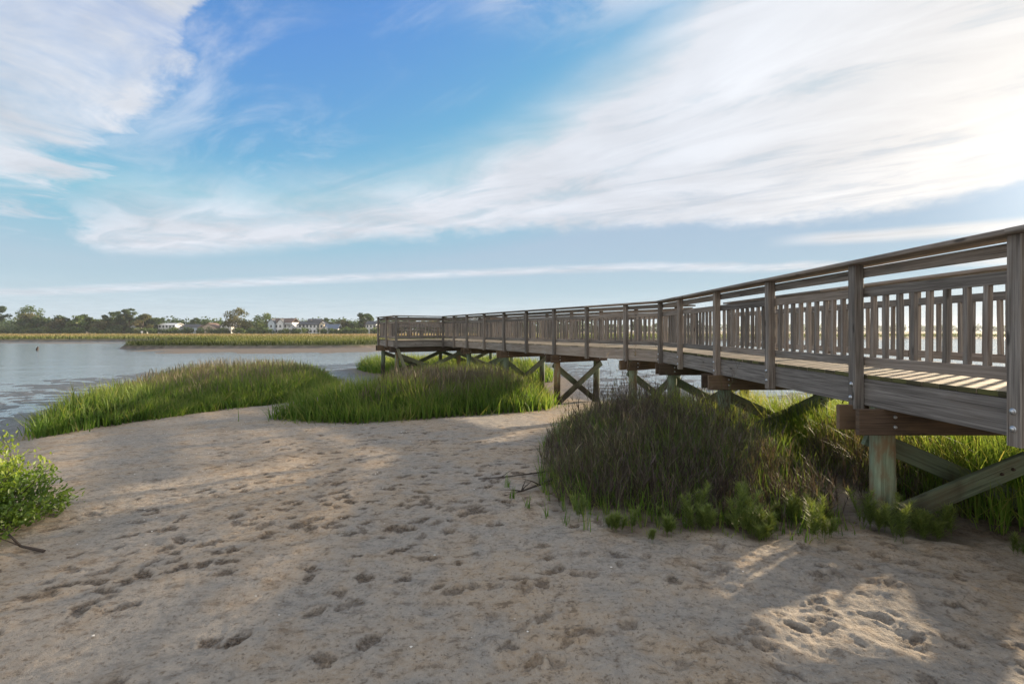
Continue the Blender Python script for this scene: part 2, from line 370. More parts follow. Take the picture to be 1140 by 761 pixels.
def build_ground():
    th_f = np.arange(R(-70), R(70), 0.0034)
    th_b = np.linspace(R(70), R(290), 60, endpoint=False)
    th = np.concatenate([th_f, th_b]); nt = len(th)
    rr = [1.15]
    while rr[-1] < 3000:
        r = rr[-1]
        rr.append(r * (1 + (0.0044 if r < 13 else 0.0085 if r < 45 else 0.014 if r < 320 else 0.06)))
    rr = np.array(rr); nr = len(rr)
    TH, RR = np.meshgrid(th, rr)
    X = RR * np.sin(TH); Y = RR * np.cos(TH)
    H, SD, SM = base_height(X, Y)
    pm = np.zeros_like(X)
    near = (np.hypot(X, Y) < 13) & (np.abs(TH) < R(70))
    # wind and water worn lumps on the sand
    sandk = ss(0.3, 2.0, SD) * (RR < 20)
    H = H + sandk * 0.042 * (fbm(X * 2.2, Y * 2.6, 5, 51, .58) - .5)
    rid = 1 - np.abs(2 * fbm(X * 5.5 + .3 * Y, Y * 8.0, 4, 57, .55) - 1)
    H = H + sandk * 0.018 * (rid - .8) * ss(.35, .6, fbm(X * .8, Y * .8, 3, 58))
    H = H + sandk * 0.014 * (fbm(X * 13, Y * 15, 4, 55, .65) - .5)
    rough = ss(-0.8, 1.2, X) * ss(5.5, 3.6, Y)
    H = H + sandk * rough * (0.085 * (fbm(X * 3.6, Y * 4.6, 5, 61, .55) - .5))
    H = H - sandk * rough * 0.030 * ss(.45, .1, 1 - np.abs(2 * fbm(X * 4.2, Y * 6.5, 3, 63) - 1))
    px, py, hh, pp = X[near], Y[near], H[near].copy(), pm[near]
    grit = fbm(px * 42, py * 42, 3, 71, .65)
    order = np.argsort(py); ys = py[order]
    for (x, y, a, L, W, dep, stg) in prints:
        lo, hi = np.searchsorted(ys, y - 2.6 * L), np.searchsorted(ys, y + 2.6 * L)
        idx = order[lo:hi]; dx, dy = px[idx] - x, py[idx] - y
        sel = np.abs(dx) < 2.6 * L; idx = idx[sel]; dx, dy = dx[sel], dy[sel]
        u = dx * math.cos(a) + dy * math.sin(a); v = -dx * math.sin(a) + dy * math.cos(a)
        d = np.sqrt((u / L) ** 2 + (v / W) ** 2) + 1.6 * (fbm(px[idx] * 22 + x * 31, py[idx] * 24, 3, 77, .6) - .5)
        k = ss(1.1, 0.7, d)
        hh[idx] += -dep * k + dep * 0.5 * np.exp(-((d - 1.3) / .3) ** 2) + k * 2.2 * max(dep, .010) * (grit[idx] - .42)
        pp[idx] = np.maximum(pp[idx], k * stg)
    H[near] = hh; pm[near] = pp
    verts = np.stack([X, Y, H], -1).reshape(-1, 3)
    i = np.arange(nr - 1)[:, None] * nt; j = np.arange(nt)[None, :]; j2 = (j + 1) % nt
    quads = np.stack([i + j, i + nt + j, i + nt + j2, i + j2], -1).reshape(-1, 4)
    c = len(verts); verts = np.vstack([verts, [[0, 0, 0]]])
    tris = np.stack([np.full(nt, c), np.arange(nt), (np.arange(nt) + 1) % nt], -1)
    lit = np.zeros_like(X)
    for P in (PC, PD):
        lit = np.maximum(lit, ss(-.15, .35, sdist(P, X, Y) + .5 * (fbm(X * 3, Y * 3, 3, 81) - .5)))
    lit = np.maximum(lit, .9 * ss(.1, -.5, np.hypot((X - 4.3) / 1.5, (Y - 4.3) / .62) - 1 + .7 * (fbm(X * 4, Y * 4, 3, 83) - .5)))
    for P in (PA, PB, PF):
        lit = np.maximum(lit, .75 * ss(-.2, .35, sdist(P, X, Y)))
    wet = ss(1.4, -1.2, SD) * (1 - ss(-.6, .2, SM))
    wet = wet * (1 - .75 * ((SM > -16) & (Y > 40) & (H > WATER - .02)))
    damp = ss(13.0, 19, Y) * .6
    A = {'print': pm, 'litter': lit, 'wet': np.maximum(wet, 0), 'marsh': ss(-.2, .5, SM), 'damp': damp}
    attrs = {k: np.append(v.ravel(), 0) for k, v in A.items()}
    me = mesh_np('ground', verts, quads, tris, attrs, smooth=True)
    m, g, out = material('sand_mud_and_marsh')
    pos = g.node('ShaderNodeNewGeometry').outputs['Position']
    big = g.noise(pos, 0.55, 5, 0.6)
    mid = g.noise(pos, 3.2, 5, 0.62)
    fine = g.noise(pos, 38, 4, 0.7)
    gr = g.noise(pos, 160, 2, 0.6)
    m2 = g.noise(g.vmul(pos, (1.0, 1.7, 1)), 8.5, 5, 0.68)
    sand = g.mix(g.smooth(g.m('ADD', g.m('MULTIPLY', big, .6), g.m('MULTIPLY', mid, .4)), 0.42, 0.58), (0.290, 0.265, 0.232), (0.395, 0.305, 0.212))
    sand = g.mix(g.smooth(mid, 0.54, 0.70, 0, 0.7), sand, (0.205, 0.158, 0.115))
    sand = g.mix(g.smooth(m2, 0.56, 0.44, 0, 0.45), sand, (0.41, 0.36, 0.30))
    sand = g.mix(g.m('MULTIPLY', g.smooth(m2, 0.545, 0.65, 0, 0.75), g.smooth(big, .34, .56, .35, 1)), sand, (0.14, 0.105, 0.075))
    sand = g.mix(g.smooth(fine, 0.54, 0.66, 0, 0.75), sand, (0.15, 0.115, 0.083))
    sand = g.mix(g.smooth(fine, 0.45, 0.33, 0, 0.5), sand, (0.46, 0.40, 0.33))
    sand = g.mix(g.smooth(gr, 0.58, 0.8, 0, 0.3), sand, (0.48, 0.42, 0.35))
    sp = g.node('ShaderNodeTexVoronoi', {'Vector': pos, 'Scale': 55.0}, feature='F1').outputs['Distance']
    sand = g.mix(g.m('MULTIPLY', g.smooth(sp, 0.05, 0.14, 1, 0), g.smooth(mid, 0.50, 0.62)), sand, (0.46, 0.43, 0.39))
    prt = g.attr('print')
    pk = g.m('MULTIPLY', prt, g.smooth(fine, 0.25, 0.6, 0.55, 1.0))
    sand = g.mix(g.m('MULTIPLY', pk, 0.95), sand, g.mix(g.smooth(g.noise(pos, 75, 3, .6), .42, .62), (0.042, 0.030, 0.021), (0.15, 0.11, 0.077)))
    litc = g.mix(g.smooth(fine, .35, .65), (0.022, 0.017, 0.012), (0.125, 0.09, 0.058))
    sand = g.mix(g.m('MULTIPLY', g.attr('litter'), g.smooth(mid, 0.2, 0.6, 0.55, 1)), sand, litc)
    sand = g.mix(g.attr('damp'), sand, (0.13, 0.11, 0.095))
    wet = g.attr('wet')
    mud = g.mix(g.smooth(mid, 0.35, 0.65), (0.045, 0.038, 0.032), (0.11, 0.092, 0.078))
    col = g.mix(wet, sand, mud)
    sep = g.node('ShaderNodeSeparateXYZ', {0: pos})
    mb = g.noise(g.vmul(pos, (0.02, 0.06, 0)), 1.0, 5, 0.6)
    mcol = g.ramp(g.m('ADD', g.m('MULTIPLY', mb, 0.8), g.smooth(sep.outputs[1], 60, 260, -0.12, 0.30)),
                  [(0.25, (0.06, 0.075, 0.025)), (0.45, (0.11, 0.11, 0.042)), (0.62, (0.18, 0.145, 0.075)), (0.8, (0.23, 0.17, 0.11))])
    bank = g.smooth(sep.outputs[2], -0.45, -0.2, 1, 0)
    mcol = g.mix(bank, mcol, (0.035, 0.028, 0.022))
    col = g.mix(g.attr('marsh'), col, mcol)
    rgh = g.m('SUBTRACT', 0.92, g.m('MULTIPLY', wet, 0.64))
    h = g.m('ADD', g.m('MULTIPLY', fine, 0.6), g.m('ADD', g.m('MULTIPLY', gr, 0.25), g.m('MULTIPLY', mid, 0.8)))
    p = g.node('ShaderNodeBsdfPrincipled', {'Base Color': col, 'Roughness': rgh, 'Normal': g.bump(h, 1.0, 0.025)})
    p.inputs['Specular IOR Level'].default_value = 0.2
    g.nt.links.new(p.outputs[0], out.inputs[0])
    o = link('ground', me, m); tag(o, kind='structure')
    return o
build_ground()

def ground_z(x, y):
    x = np.asarray(x, float); y = np.asarray(y, float)
    return base_height(x, y)[0]
def gz(x, y):
    return float(ground_z(np.array([x]), np.array([y]))[0])

# water: one sheet at tide level
def build_water():
    me = mesh_np('water', [(-900, -300, WATER), (900, -300, WATER), (900, 900, WATER), (-900, 900, WATER)], [[0, 1, 2, 3]])
    m, g, out = material('tidal_water')
    pos = g.node('ShaderNodeNewGeometry').outputs['Position']
    a = g.noise(g.vmul(pos, (1.2, 3.0, 1)), 1.6, 4, 0.6, 0.5)
    b = g.noise(g.vmul(pos, (0.25, 0.5, 1)), 1.0, 3, 0.5)
    hgt = g.m('ADD', g.m('MULTIPLY', a, 0.35), b)
    p = g.node('ShaderNodeBsdfPrincipled', {'Base Color': (0.17, 0.19, 0.20), 'Roughness': 0.08, 'IOR': 1.6,
               'Normal': g.bump(hgt, 0.45, 0.13)})
    g.nt.links.new(p.outputs[0], out.inputs[0])
    tag(link('water', me, m), kind='structure')
build_water()

# ------------------------------------------------------------------ boardwalk
BW = tag(empty('boardwalk', (3.3, 4.37, 0)), 'weathered grey timber boardwalk on piles, bending left to a railed end platform', 'boardwalk')
def part(mb, name, mat, parent=None, smooth=False):
    """mb holds world coordinates; parented without moving it"""
    pr_ = parent or BW
    o = mb.build(name, mat, pr_, smooth)
    base = Vector((0, 0, 0)); q = pr_
    while q is not None:
        base += Vector(q.location); q = q.parent
    o.location = -base
    return o
Z_CAP, Z_SUB, Z_MID, Z_BOT, Z_DECK, Z_RIM, Z_BEAM = 2.395, 2.318, 2.135, 1.478, 1.355, 1.315, 1.062
Z_POST0 = 1.028

class Frame:
    def __init__(s, o, t, n):
        s.o, s.t, s.n = o, t, n
    def __call__(s, a, off, z):
        return (s.o[0] + s.t[0] * a + s.n[0] * off, s.o[1] + s.t[1] * a + s.n[1] * off, z)

n_bal = [0]
stuff_bal = MB()
def railing(fr, posts, near=False, bolts=0, bench=False, own_balusters=True, skip_first=False, skip_last=False, extra=0.0, capx=(0.0, 0.0)):
    """posts: distances along the line; rails on the inner face; one railing part per bay with its balusters"""
    jit = lambda s=.003: random.uniform(-s, s)
    for k, a in enumerate(posts):
        if (k == 0 and skip_first) or (k == len(posts) - 1 and skip_last): continue
        mb = MB(); j1, j2 = jit(.005), jit(.005)
        mb.board(fr(a + j1, jit(), Z_POST0 + jit(.012)), fr(a + j2, jit(), Z_CAP - .002), .09, .09, up=(*fr.n, 0), ch=.006)
        po = part(mb, 'post', M['rail'])
        if k < bolts or (near and bolts):
            for zz in (1.255, 1.13):
                b = MB(); zz += jit(.01); dx = jit(.012)
                b.tube([fr(a + dx, -.044, zz), fr(a + dx, -.049, zz)], [.021, .021], 14)
                b.tube([fr(a + dx, -.049, zz), fr(a + dx, -.056, zz), fr(a + dx, -.060, zz)], [.015, .014, .007], 10)
                part(b, 'bolt', M['bolt'], po, True)
    for k in range(len(posts) - 1):
        a, b = posts[k], posts[k + 1]
        w = .038; e0 = 0.002; off = .066
        bay = bpy.data.objects.new('railing', None); C.objects.link(bay); bay.parent = BW
        bay.location = Vector(fr((a + b) / 2, off, Z_BOT)) - BW.location
        def rail(z, h, thick=w):
            mb = MB(); mb.board(fr(a + e0, off + jit(), z + jit(.004)), fr(b - e0, off + jit(), z + jit(.004)), thick, h); part(mb, 'rail', M['rail'], bay)
        rail(Z_SUB, .089); rail(Z_MID, .089); rail(Z_BOT, .089)
        if bench: rail(1.80, .14)
        n = max(2, round((b - a - .09) / .142))
        for i in range(n):
            aa = a + .045 + (b - a - .09) * (i + .5) / n + jit(.008)
            tgt = MB() if (own_balusters and n_bal[0] < 98) else stuff_bal
            tgt.board(fr(aa + jit(.006), off + jit(), Z_BOT + .0445), fr(aa + jit(.006), off + jit(), Z_MID - .0445), .038, .038, up=(*fr.n, 0), ch=.003)
            if tgt is not stuff_bal:
                n_bal[0] += 1; part(tgt, 'baluster', M['rail'], bay)
    # cap boards, two bays long, and the rim joist behind the posts
    k = 0
    while k < len(posts) - 1:
        e = min(k + 2, len(posts) - 1)
        s0 = posts[k] - (capx[0] if k == 0 else 0) + .002; s1 = posts[e] + (capx[1] if e == len(posts) - 1 else 0) - .002
        mb = MB(); mb.board(fr(s0, .050 + jit(.004), Z_CAP + .019 + jit(.002)), fr(s1, .050 + jit(.004), Z_CAP + .019 + jit(.002)), .30, .038, ch=.007)
        part(mb, 'cap_rail', M['rail'])
        mb = MB(); mb.board(fr(s0, .066, Z_RIM - .127 + jit()), fr(s1, .066, Z_RIM - .127 + jit()), .038, .25, ch=.004)
        part(mb, 'rim_joist', M['rim'])
        k = e

DX, DY = -.5192, .8547                      # direction of the second run
NX, NY = .8547, .5192                       # its inner side (right)
PB0 = (3.3, 10.14)
W_ = 1.86                                   # post line to post line
shift = W_ * math.tan(R(31.28) / 2)
F1 = Frame((3.3, 0), (0, 1), (1, 0)); F1r = Frame((3.3 + W_, 0), (0, 1), (-1, 0))
F2 = Frame(PB0, (DX, DY), (NX, NY)); F2r = Frame((PB0[0] + NX * W_, PB0[1] + NY * W_), (DX, DY), (-NX, -NY))
P1 = [-1.52, -.03, 1.46, 2.96, 4.37, 5.83, 7.34, 8.95, 10.14]
P2 = [0, 1.05, 2.48, 3.95, 5.45, 6.9, 8.4, 9.9, 11.2, 12.4]
# nearest bays first so that their balusters are the single ones
railing(F1, [2.96, 4.37, 5.83, 7.34, 8.95, 10.14], near=True, bolts=6, capx=(0, .04))
railing(F1, P1[:4], bolts=0, own_balusters=False, skip_last=True)
railing(F2, P2, bolts=0, skip_first=True, capx=(-.03, .05))
railing(F1r, P1[:-1] + [10.14 + shift], own_balusters=True, capx=(0, .05))
railing(F2r, [shift] + P2[1:], own_balusters=False, skip_first=True, capx=(-.03, .05))
# end platform, wider than the run on both sides
LX = 2.16; DEP = 2.9
pc0 = F2(12.4, 0, 0)
corner = F2(12.4, -LX, 0); rcorner = F2(12.4, W_ + LX, 0)
Fa = Frame((corner[0], corner[1]), (NX, NY), (DX, DY))                       # front edge, left wing
Fb = Frame((corner[0], corner[1]), (DX, DY), (NX, NY))                       # left side
far = F2(12.4 + DEP, -LX, 0)
Fc = Frame((far[0], far[1]), (NX, NY), (-DX, -DY))                           # far edge
Fd = Frame((rcorner[0], rcorner[1]), (DX, DY), (-NX, -NY))                   # right side
Fe = Frame((pc0[0] + NX * W_, pc0[1] + NY * W_), (NX, NY), (DX, DY))         # front edge, right wing
railing(Fa, [0, LX], bench=False, own_balusters=False, skip_last=True, capx=(.12, .04))
railing(Fb, [0, 1.48, DEP], own_balusters=False, skip_first=True, capx=(-.12, .1))
TW = W_ + 2 * LX
railing(Fc, [0, TW * .25, TW * .5, TW * .75, TW], own_balusters=False, skip_first=True, capx=(-.12, .1))
railing(Fd, [0, 1.45, DEP], own_balusters=False, skip_last=True, capx=(.1, -.12))
railing(Fe, [0, LX], own_balusters=False, skip_first=True, skip_last=True, capx=(.02, -.12))
# bench boards along the far edge of the platform, seen through the railing
mb = MB()
mb.board(Fc(.35, .30, 1.80), Fc(TW - .35, .30, 1.80), .24, .038)
mb.board(Fc(.35, .17, 2.02), Fc(TW - .35, .17, 2.02), .038, .14)
for a in (.5, 2.1, 3.9, 5.6):
    mb.board(Fc(a, .30, Z_DECK), Fc(a, .30, 1.78), .09, .09, up=(*Fc.n, 0))
part(mb, 'bench', M['rail'])
ob = part(stuff_bal, 'baluster', M['rail']); ob['kind'] = 'stuff'
# decking
M['moss'] = wood('mossy_board_ends', (0.045, 0.042, 0.022), (0.13, 0.115, 0.062), (0.09, 0.095, 0.03), 0.7)
def deck_part(mb):
    o = part(mb, 'deck', M['deck']); o.data.materials.append(M['moss'])
    for p in o.data.polygons:
        if p.loop_total == 8: p.material_index = 1
def planks(fr, s0, s1, o0, o1):
    mb = MB(); s = s0
    while s < s1 - .05:
        w = .140
        mb.board(fr(s + w / 2, o0 + random.uniform(-.010, .006), Z_DECK - .019 + random.uniform(-.002, .002)),
                 fr(s + w / 2 + random.uniform(-.002, .002), o1 + random.uniform(-.006, .010), Z_DECK - .019 + random.uniform(-.002, .002)), w, .038, ch=.004)
        s += w + .005
    return mb
mb = planks(F1, -1.5, 10.10, .050, W_ - .050); deck_part(mb)
mb = planks(F2, .02, 12.36, .050, W_ - .050)
w0, w1, w2 = (3.35, 10.155), F1(10.15, W_ - .05, 0), F2(0, W_ - .06, 0)
q_ = F1(10.14 + shift, W_ - .05, 0)
zt, zb = Z_DECK - .001, Z_DECK - .037
vs = [(w0[0], w0[1], zt), (w1[0], w1[1], zt), (q_[0], q_[1], zt), (w2[0], w2[1], zt), (w0[0], w0[1], zb), (w1[0], w1[1], zb), (q_[0], q_[1], zb), (w2[0], w2[1], zb)]
mb.poly(vs, [[0, 1, 2, 3], [7, 6, 5, 4], [0, 4, 5, 1], [1, 5, 6, 2], [2, 6, 7, 3], [3, 7, 4, 0]])
part(mb, 'deck', M['deck'])
mb = planks(F2, 12.42, 12.4 + DEP - .05, -LX + .05, W_ + LX - .05); deck_part(mb)
# inner joists
mb = MB()
for o in (.62, 1.24):
    mb.board(F1(-1.5, o, Z_RIM - .13), F1(10.1 + shift * o / W_, o, Z_RIM - .13), .038, .235)
    mb.board(F2(shift * o / W_ + .03, o, Z_RIM - .13), F2(12.35, o, Z_RIM - .13), .038, .235)
for o in (-LX + .6, -LX + 1.3, .3, .93, 1.6, W_ + .8, W_ + 1.5):
    mb.board(F2(12.5, o, Z_RIM - .13), F2(12.3 + DEP, o, Z_RIM - .13), .038, .235)
part(mb, 'floor_joists', M['beam'])

# bents: paired cap beams bolted to two piles, with crossed braces
def pile_part(x, y, r=.098):
    z0 = gz(x, y) - .35; mb = MB()
    zs = np.linspace(z0, Z_BEAM + .18, 9)
    lean = random.uniform(-.012, .012)
    mb.tube([(x + lean * (k - 8) * .3, y, z) for k, z in enumerate(zs)], [r * 1.05 - .010 * k / 8 for k in range(9)], 20, wob=.018)
    return part(mb, 'pile', M['pile'], smooth=True)
def bent(fr, s, o0, o1, wide=False, reach=1.0, brace=True, pr_in=.15):
    pl = (o0 + pr_in + .0, o1 - pr_in)
    for o in pl:
        p = fr(s, o, 0); pile_part(p[0], p[1])
    if wide:
        p = fr(s, (o0 + o1) / 2, 0); pile_part(p[0], p[1])
    for d in (-.124, .124):
        mb = MB(); mb.board(fr(s + d, o0 - .17, Z_BEAM - .118), fr(s + d, o1 + .17, Z_BEAM - .118), .045, .235, up=(0, 0, 1), ch=.006)
        bm = part(mb, 'cap_beam', M['beam'])
        if d < 0:
            b = MB()
            for o in pl:
                for zz in (-.07, -.16):
                    pt = fr(s + d - .022, o, Z_BEAM + zz); pe = fr(s + d - .036, o, Z_BEAM + zz)
                    b.tube([pt, pe], [.017, .012], 8)
            part(b, 'bolt', M['bolt'], bm, True)
    if brace:
        za, zb_ = Z_BEAM - .36, gz(*fr(s, pl[0], 0)[:2]) + .07
        zc = gz(*fr(s, pl[1], 0)[:2]) + .07
        segs = [(pl[0], pl[1])] if not wide else [(pl[0], (o0 + o1) / 2), ((o0 + o1) / 2, pl[1])]
        for (a, b) in segs:
            mb = MB(); mb.board(fr(s - .124, a - .06, zb_ - .02), fr(s - .124, b + .08, za + .06), .045, .175, up=(0, 0, 1), ch=.005)
            bo = part(mb, 'brace', M['brace'])
            if fr is F1 and s > 2:
                bt = MB()
                for t_ in (.09, .13, .60, .66, .9):
                    q_ = [u0 + (u1 - u0) * t_ for u0, u1 in zip(fr(s - .148, a - .06, zb_ - .02), fr(s - .148, b + .08, za + .06))]
                    bt.tube([tuple(q_), (q_[0] - fr.t[0] * .014, q_[1] - fr.t[1] * .014, q_[2])], [.016, .011], 8)
                part(bt, 'bolt', M['rust'], bo, True)
            mb = MB(); mb.board(fr(s + .124, a - .05, za + .06), fr(s + .124, b + .05, zc - .02), .045, .175, up=(0, 0, 1), ch=.005)
            part(mb, 'brace', M['brace'])
for s in (-1.3, 1.25, 4.25, 7.39, 9.80): bent(F1, s, 0, W_)
for s in (.95, 4.0, 7.0, 10.0): bent(F2, s, 0, W_)
bent(F2, 12.75, -LX, W_ + LX, wide=True)
bent(F2, 14.95, -LX, W_ + LX, wide=True)
# a slanting brace from the platform's left pile down into the grass
p0 = F2(12.6, -LX + .12, .98); g0 = F2(12.0, -LX + .55, 0)
mb = MB(); mb.board(p0, (g0[0], g0[1], gz(g0[0], g0[1]) - .1), .045, .14, up=(NX, NY, 0), ch=.005); part(mb, 'brace', M['brace'])

# ------------------------------------------------------------------ grass and plants
def sample(poly, n, seed=0):
    r = np.random.default_rng(seed); p = np.array(poly); lo, hi = p.min(0), p.max(0)
    out = np.zeros((0, 2))
    while len(out) < n:
        q = r.uniform(lo, hi, (n * 2, 2)); out = np.vstack([out, q[sdist(poly, q[:, 0], q[:, 1]) > 0]])
    return out[:n]
def blades(bx, by, bz, h, w, az, lean, curl, tint):
    """curved tapered strips, 7 vertices each"""
    n = len(bx); ts = np.array([0, .4, .75, 1.0])
    dx, dy = np.cos(az), np.sin(az)
    face = az + np.pi / 2 + rng.uniform(-.7, .7, n)
    wx, wy = np.cos(face), np.sin(face)
    V = np.zeros((n, 7, 3)); A = np.zeros((n, 7))
    k = 0
    for i, t in enumerate(ts):
        hor = h * (lean * t + curl * t ** 2.4); ver = h * (t - .35 * np.abs(curl) * t ** 3)
        cx, cy, cz = bx + dx * hor, by + dy * hor, bz + ver
        wd = w * (1, .85, .5, 0)[i] / 2
        if i < 3:
            V[:, k] = np.stack([cx - wx * wd, cy - wy * wd, cz], -1); V[:, k + 1] = np.stack([cx + wx * wd, cy + wy * wd, cz], -1)
            A[:, k] = A[:, k + 1] = t; k += 2
        else:
            V[:, k] = np.stack([cx, cy, cz], -1); A[:, k] = 1
    b = np.arange(n)[:, None] * 7
    Q = np.concatenate([b + np.array([0, 1, 3, 2]), b + np.array([2, 3, 5, 4])]); T = b + np.array([4, 5, 6])
    return V.reshape(-1, 3), Q, T, np.repeat(tint, 7), A.ravel()
def join_blades(name, sets, mat):
    vs, qs, ts, tn, al = [], [], [], [], []; o = 0
    for V, Q, T, t, a in sets:
        vs.append(V); qs.append(Q + o); ts.append(T + o); tn.append(t); al.append(a); o += len(V)
    me = mesh_np(name, np.vstack(vs), np.vstack(qs), np.vstack(ts), {'tint': np.concatenate(tn), 'along': np.concatenate(al)})
    return link(name, me, mat)
def grass_set(poly, n, hmin, hmax, w, seed, edge=.8, wind=(-.15, .0), tint0=.45, clump=1.0, low_at=None):
    xy = sample(poly, n, seed)
    # gather towards tuft centres
    tx = np.round(xy[:, 0] / .13 + vnoise(xy[:, 0] * 3, xy[:, 1] * 3, seed)) * .13; ty = np.round(xy[:, 1] / .13 + vnoise(xy[:, 1] * 3, xy[:, 0] * 3, seed + 1)) * .13
    x = xy[:, 0] + (tx - xy[:, 0]) * .6 * clump; y = xy[:, 1] + (ty - xy[:, 1]) * .6 * clump
    gap = fbm(x * 1.1, y * 1.1, 3, seed + 3)
    keep = gap > .30
    x, y, gap = x[keep], y[keep], gap[keep]
    n = len(x); z = ground_z(x, y) - .04
    e = ss(-.1, edge, sdist(poly, x, y))
    h = (hmin + (hmax - hmin) * (.55 * rng.random(n) + .45 * ss(.3, .65, fbm(x * .7, y * .7, 3, seed + 5)))) * (.5 + .5 * e)
    az = rng.uniform(0, 6.283, n); lean = np.abs(rng.normal(.10, .10, n)); curl = np.abs(rng.normal(.22, .20, n))
    az = np.where(rng.random(n) < .35, np.arctan2(wind[1], wind[0]) + rng.normal(0, .6, n), az)
    tint = np.clip(tint0 + .9 * (fbm(x * .9, y * .9, 4, seed + 7) - .5) + rng.normal(0, .16, n), 0, 1)
    straw = rng.random(n) < .07
    tint = np.where(straw, rng.uniform(.85, 1.0, n), tint); lean = np.where(straw, lean + rng.uniform(.1, .7, n), lean)
    h = np.where(rng.random(n) < .05, h * 1.22, h)
    return blades(x, y, z, h, w * rng.uniform(.6, 1.25, n), az, lean, curl, tint)
def stragglers(poly, n, hmin, hmax, w, seed, reach=.55, tint0=.5):
    p = np.array(poly); c = p.mean(0); big = c + (p - c) * (1 + 2.2 * reach / np.abs(p - c).max())
    xy = sample(big.tolist(), n * 6, seed); sd = sdist(poly, xy[:, 0], xy[:, 1])
    keep = (sd < .05) & (sd > -reach) & (rng.random(len(sd)) < np.exp(sd / (reach * .35))) & (fbm(xy[:, 0] * 2.3, xy[:, 1] * 2.3, 2, seed) > .42) & (sdist(LAND, xy[:, 0], xy[:, 1]) > -.3)
    x, y = xy[keep][:n].T; m = len(x); z = ground_z(x, y) - .03
    dead = rng.random(m) < .25
    return blades(x, y, z, rng.uniform(hmin, hmax, m), w * rng.uniform(.6, 1.2, m), rng.uniform(0, 6.28, m), np.where(dead, rng.uniform(.5, 2.2, m), np.abs(rng.normal(.15, .15, m))), np.abs(rng.normal(.25, .2, m)), np.where(dead, .97, np.clip(rng.normal(tint0, .15, m), 0, 1)))
tag(join_blades('cordgrass', [grass_set(PA, 24000, .45, 1.05, .026, 1, tint0=.52), grass_set([(-8.65, 8.2), (-8.4, 9.8), (-8.15, 11.8), (-6.9, 14.4), (-7.4, 15), (-8.8, 12.5), (-9.2, 10.4), (-9.4, 9.2)], 5000, .3, .75, .020, 2, tint0=.42), stragglers(PA, 1500, .12, .5, .018, 41)], M['cordgrass']), kind='stuff',
    label='tall green cordgrass clump between the sand and the creek on the left')
tag(join_blades('cordgrass', [grass_set(PB, 26000, .5, 1.18, .022, 3, tint0=.50), stragglers(PB, 1500, .12, .5, .016, 42)], M['cordgrass']), kind='stuff', label='tall green cordgrass bank running under the far half of the boardwalk')
tag(join_blades('cordgrass', [grass_set(PF, 14000, .6, 1.15, .034, 5, tint0=.55)], M['cordgrass']), kind='stuff', label='low cordgrass strip on the creek bank behind the boardwalk platform')
tag(join_blades('cordgrass', [grass_set(PD, 20000, .45, .98, .014, 7, tint0=.66, edge=.5)], M['cordgrass']), kind='stuff', label='bright green cordgrass growing on the far side of the nearest piles')
# pale seed stems over the two big clumps
def seed_stems(poly, n, h0, h1, seed, tint0):
    xy = sample(poly, n, seed); x, y = xy.T; z = ground_z(x, y)
    h = rng.uniform(h0, h1, n) * (.65 + .35 * ss(0, .9, sdist(poly, x, y)))
    a = blades(x, y, z, h, np.full(n, .008), rng.uniform(0, 6.28, n), np.abs(rng.normal(.1, .08, n)), np.abs(rng.normal(.12, .1, n)), np.clip(tint0 + rng.normal(0, .2, n), 0, 1))
    # the seed head: short wider tuft along the top third
    hx = x + rng.normal(0, .03, n); hy = y + rng.normal(0, .03, n)
    b = blades(hx, hy, z + h * .72, h * .3, np.full(n, .018), rng.uniform(0, 6.28, n), np.abs(rng.normal(.2, .12, n)), np.abs(rng.normal(.2, .2, n)), np.clip(tint0 + rng.normal(0, .2, n), 0, 1))
    return [a, b]
tag(join_blades('seed_grass', seed_stems([(-10.8, 12), (-8.8, 12.6), (-7.2, 15.2), (-7.6, 19), (-10.5, 22.3), (-15, 22.3), (-13.2, 16)], 2200, .75, 1.15, 21, .7) + seed_stems([(-3.4, 10.2), (-1.2, 11.2), (.4, 12.0), (.7, 13.2), (.1, 16), (-3.5, 17), (-4.2, 13)], 2600, .85, 1.25, 22, .4), M['seedstem']), kind='stuff',
    label='pale brown seed stems standing above the cordgrass clumps')

# dark wiry weeds under the near half of the boardwalk
def weeds(poly, n, seed):
    r = np.random.default_rng(seed); xy = sample(poly, n, seed)
    sd = sdist(poly, xy[:, 0], xy[:, 1])
    keep = r.random(n) < (.2 + .8 * ss(-.1, .6, sd)) * ss(.18, .42, fbm(xy[:, 0] * 1.9, xy[:, 1] * 1.9, 3, seed + 2))
    xy = xy[keep]; sd = sd[keep]; n = len(xy); sets = []
    x, y = xy.T; z = ground_z(x, y) - .03
    e = ss(-.15, 1.15, sd)
    h = r.uniform(.4, 1.02, n) * (.34 + .66 * e) * (.28 + 1.16 * fbm(x * 1.5, y * 1.5, 3, seed + 9)) * np.where(r.random(n) < .12, 1.42, 1)
    az = r.uniform(0, 6.28, n); ln = np.abs(r.normal(.10, .13, n)); cu = np.abs(r.normal(.12, .16, n))
    base_t = np.clip(.34 + 1.0 * (fbm(x * 1.1, y * 1.1, 3, seed) - .5) + r.normal(0, .14, n), 0, 1)
    sets.append(blades(x, y, z, h, np.full(n, .0055), az, ln, cu, base_t))
    for k in range(17):
        t = r.uniform(.18, 1.0, n)
        hor = h * (ln * t + cu * t ** 2.4); ver = h * (t - .35 * cu * t ** 3)
        sx, sy, sz = x + np.cos(az) * hor, y + np.sin(az) * hor, z + ver
        L = r.uniform(.05, .22, n) * (1.25 - .6 * t)
        sets.append(blades(sx, sy, sz, L, np.full(n, .0048) + .005 * (r.random(n) < .2), r.uniform(0, 6.28, n), r.uniform(.15, .8, n), r.normal(.05, .3, n), np.clip(base_t + r.normal(0, .2, n) + .5 * (r.random(n) < .05), 0, 1)))
    return sets
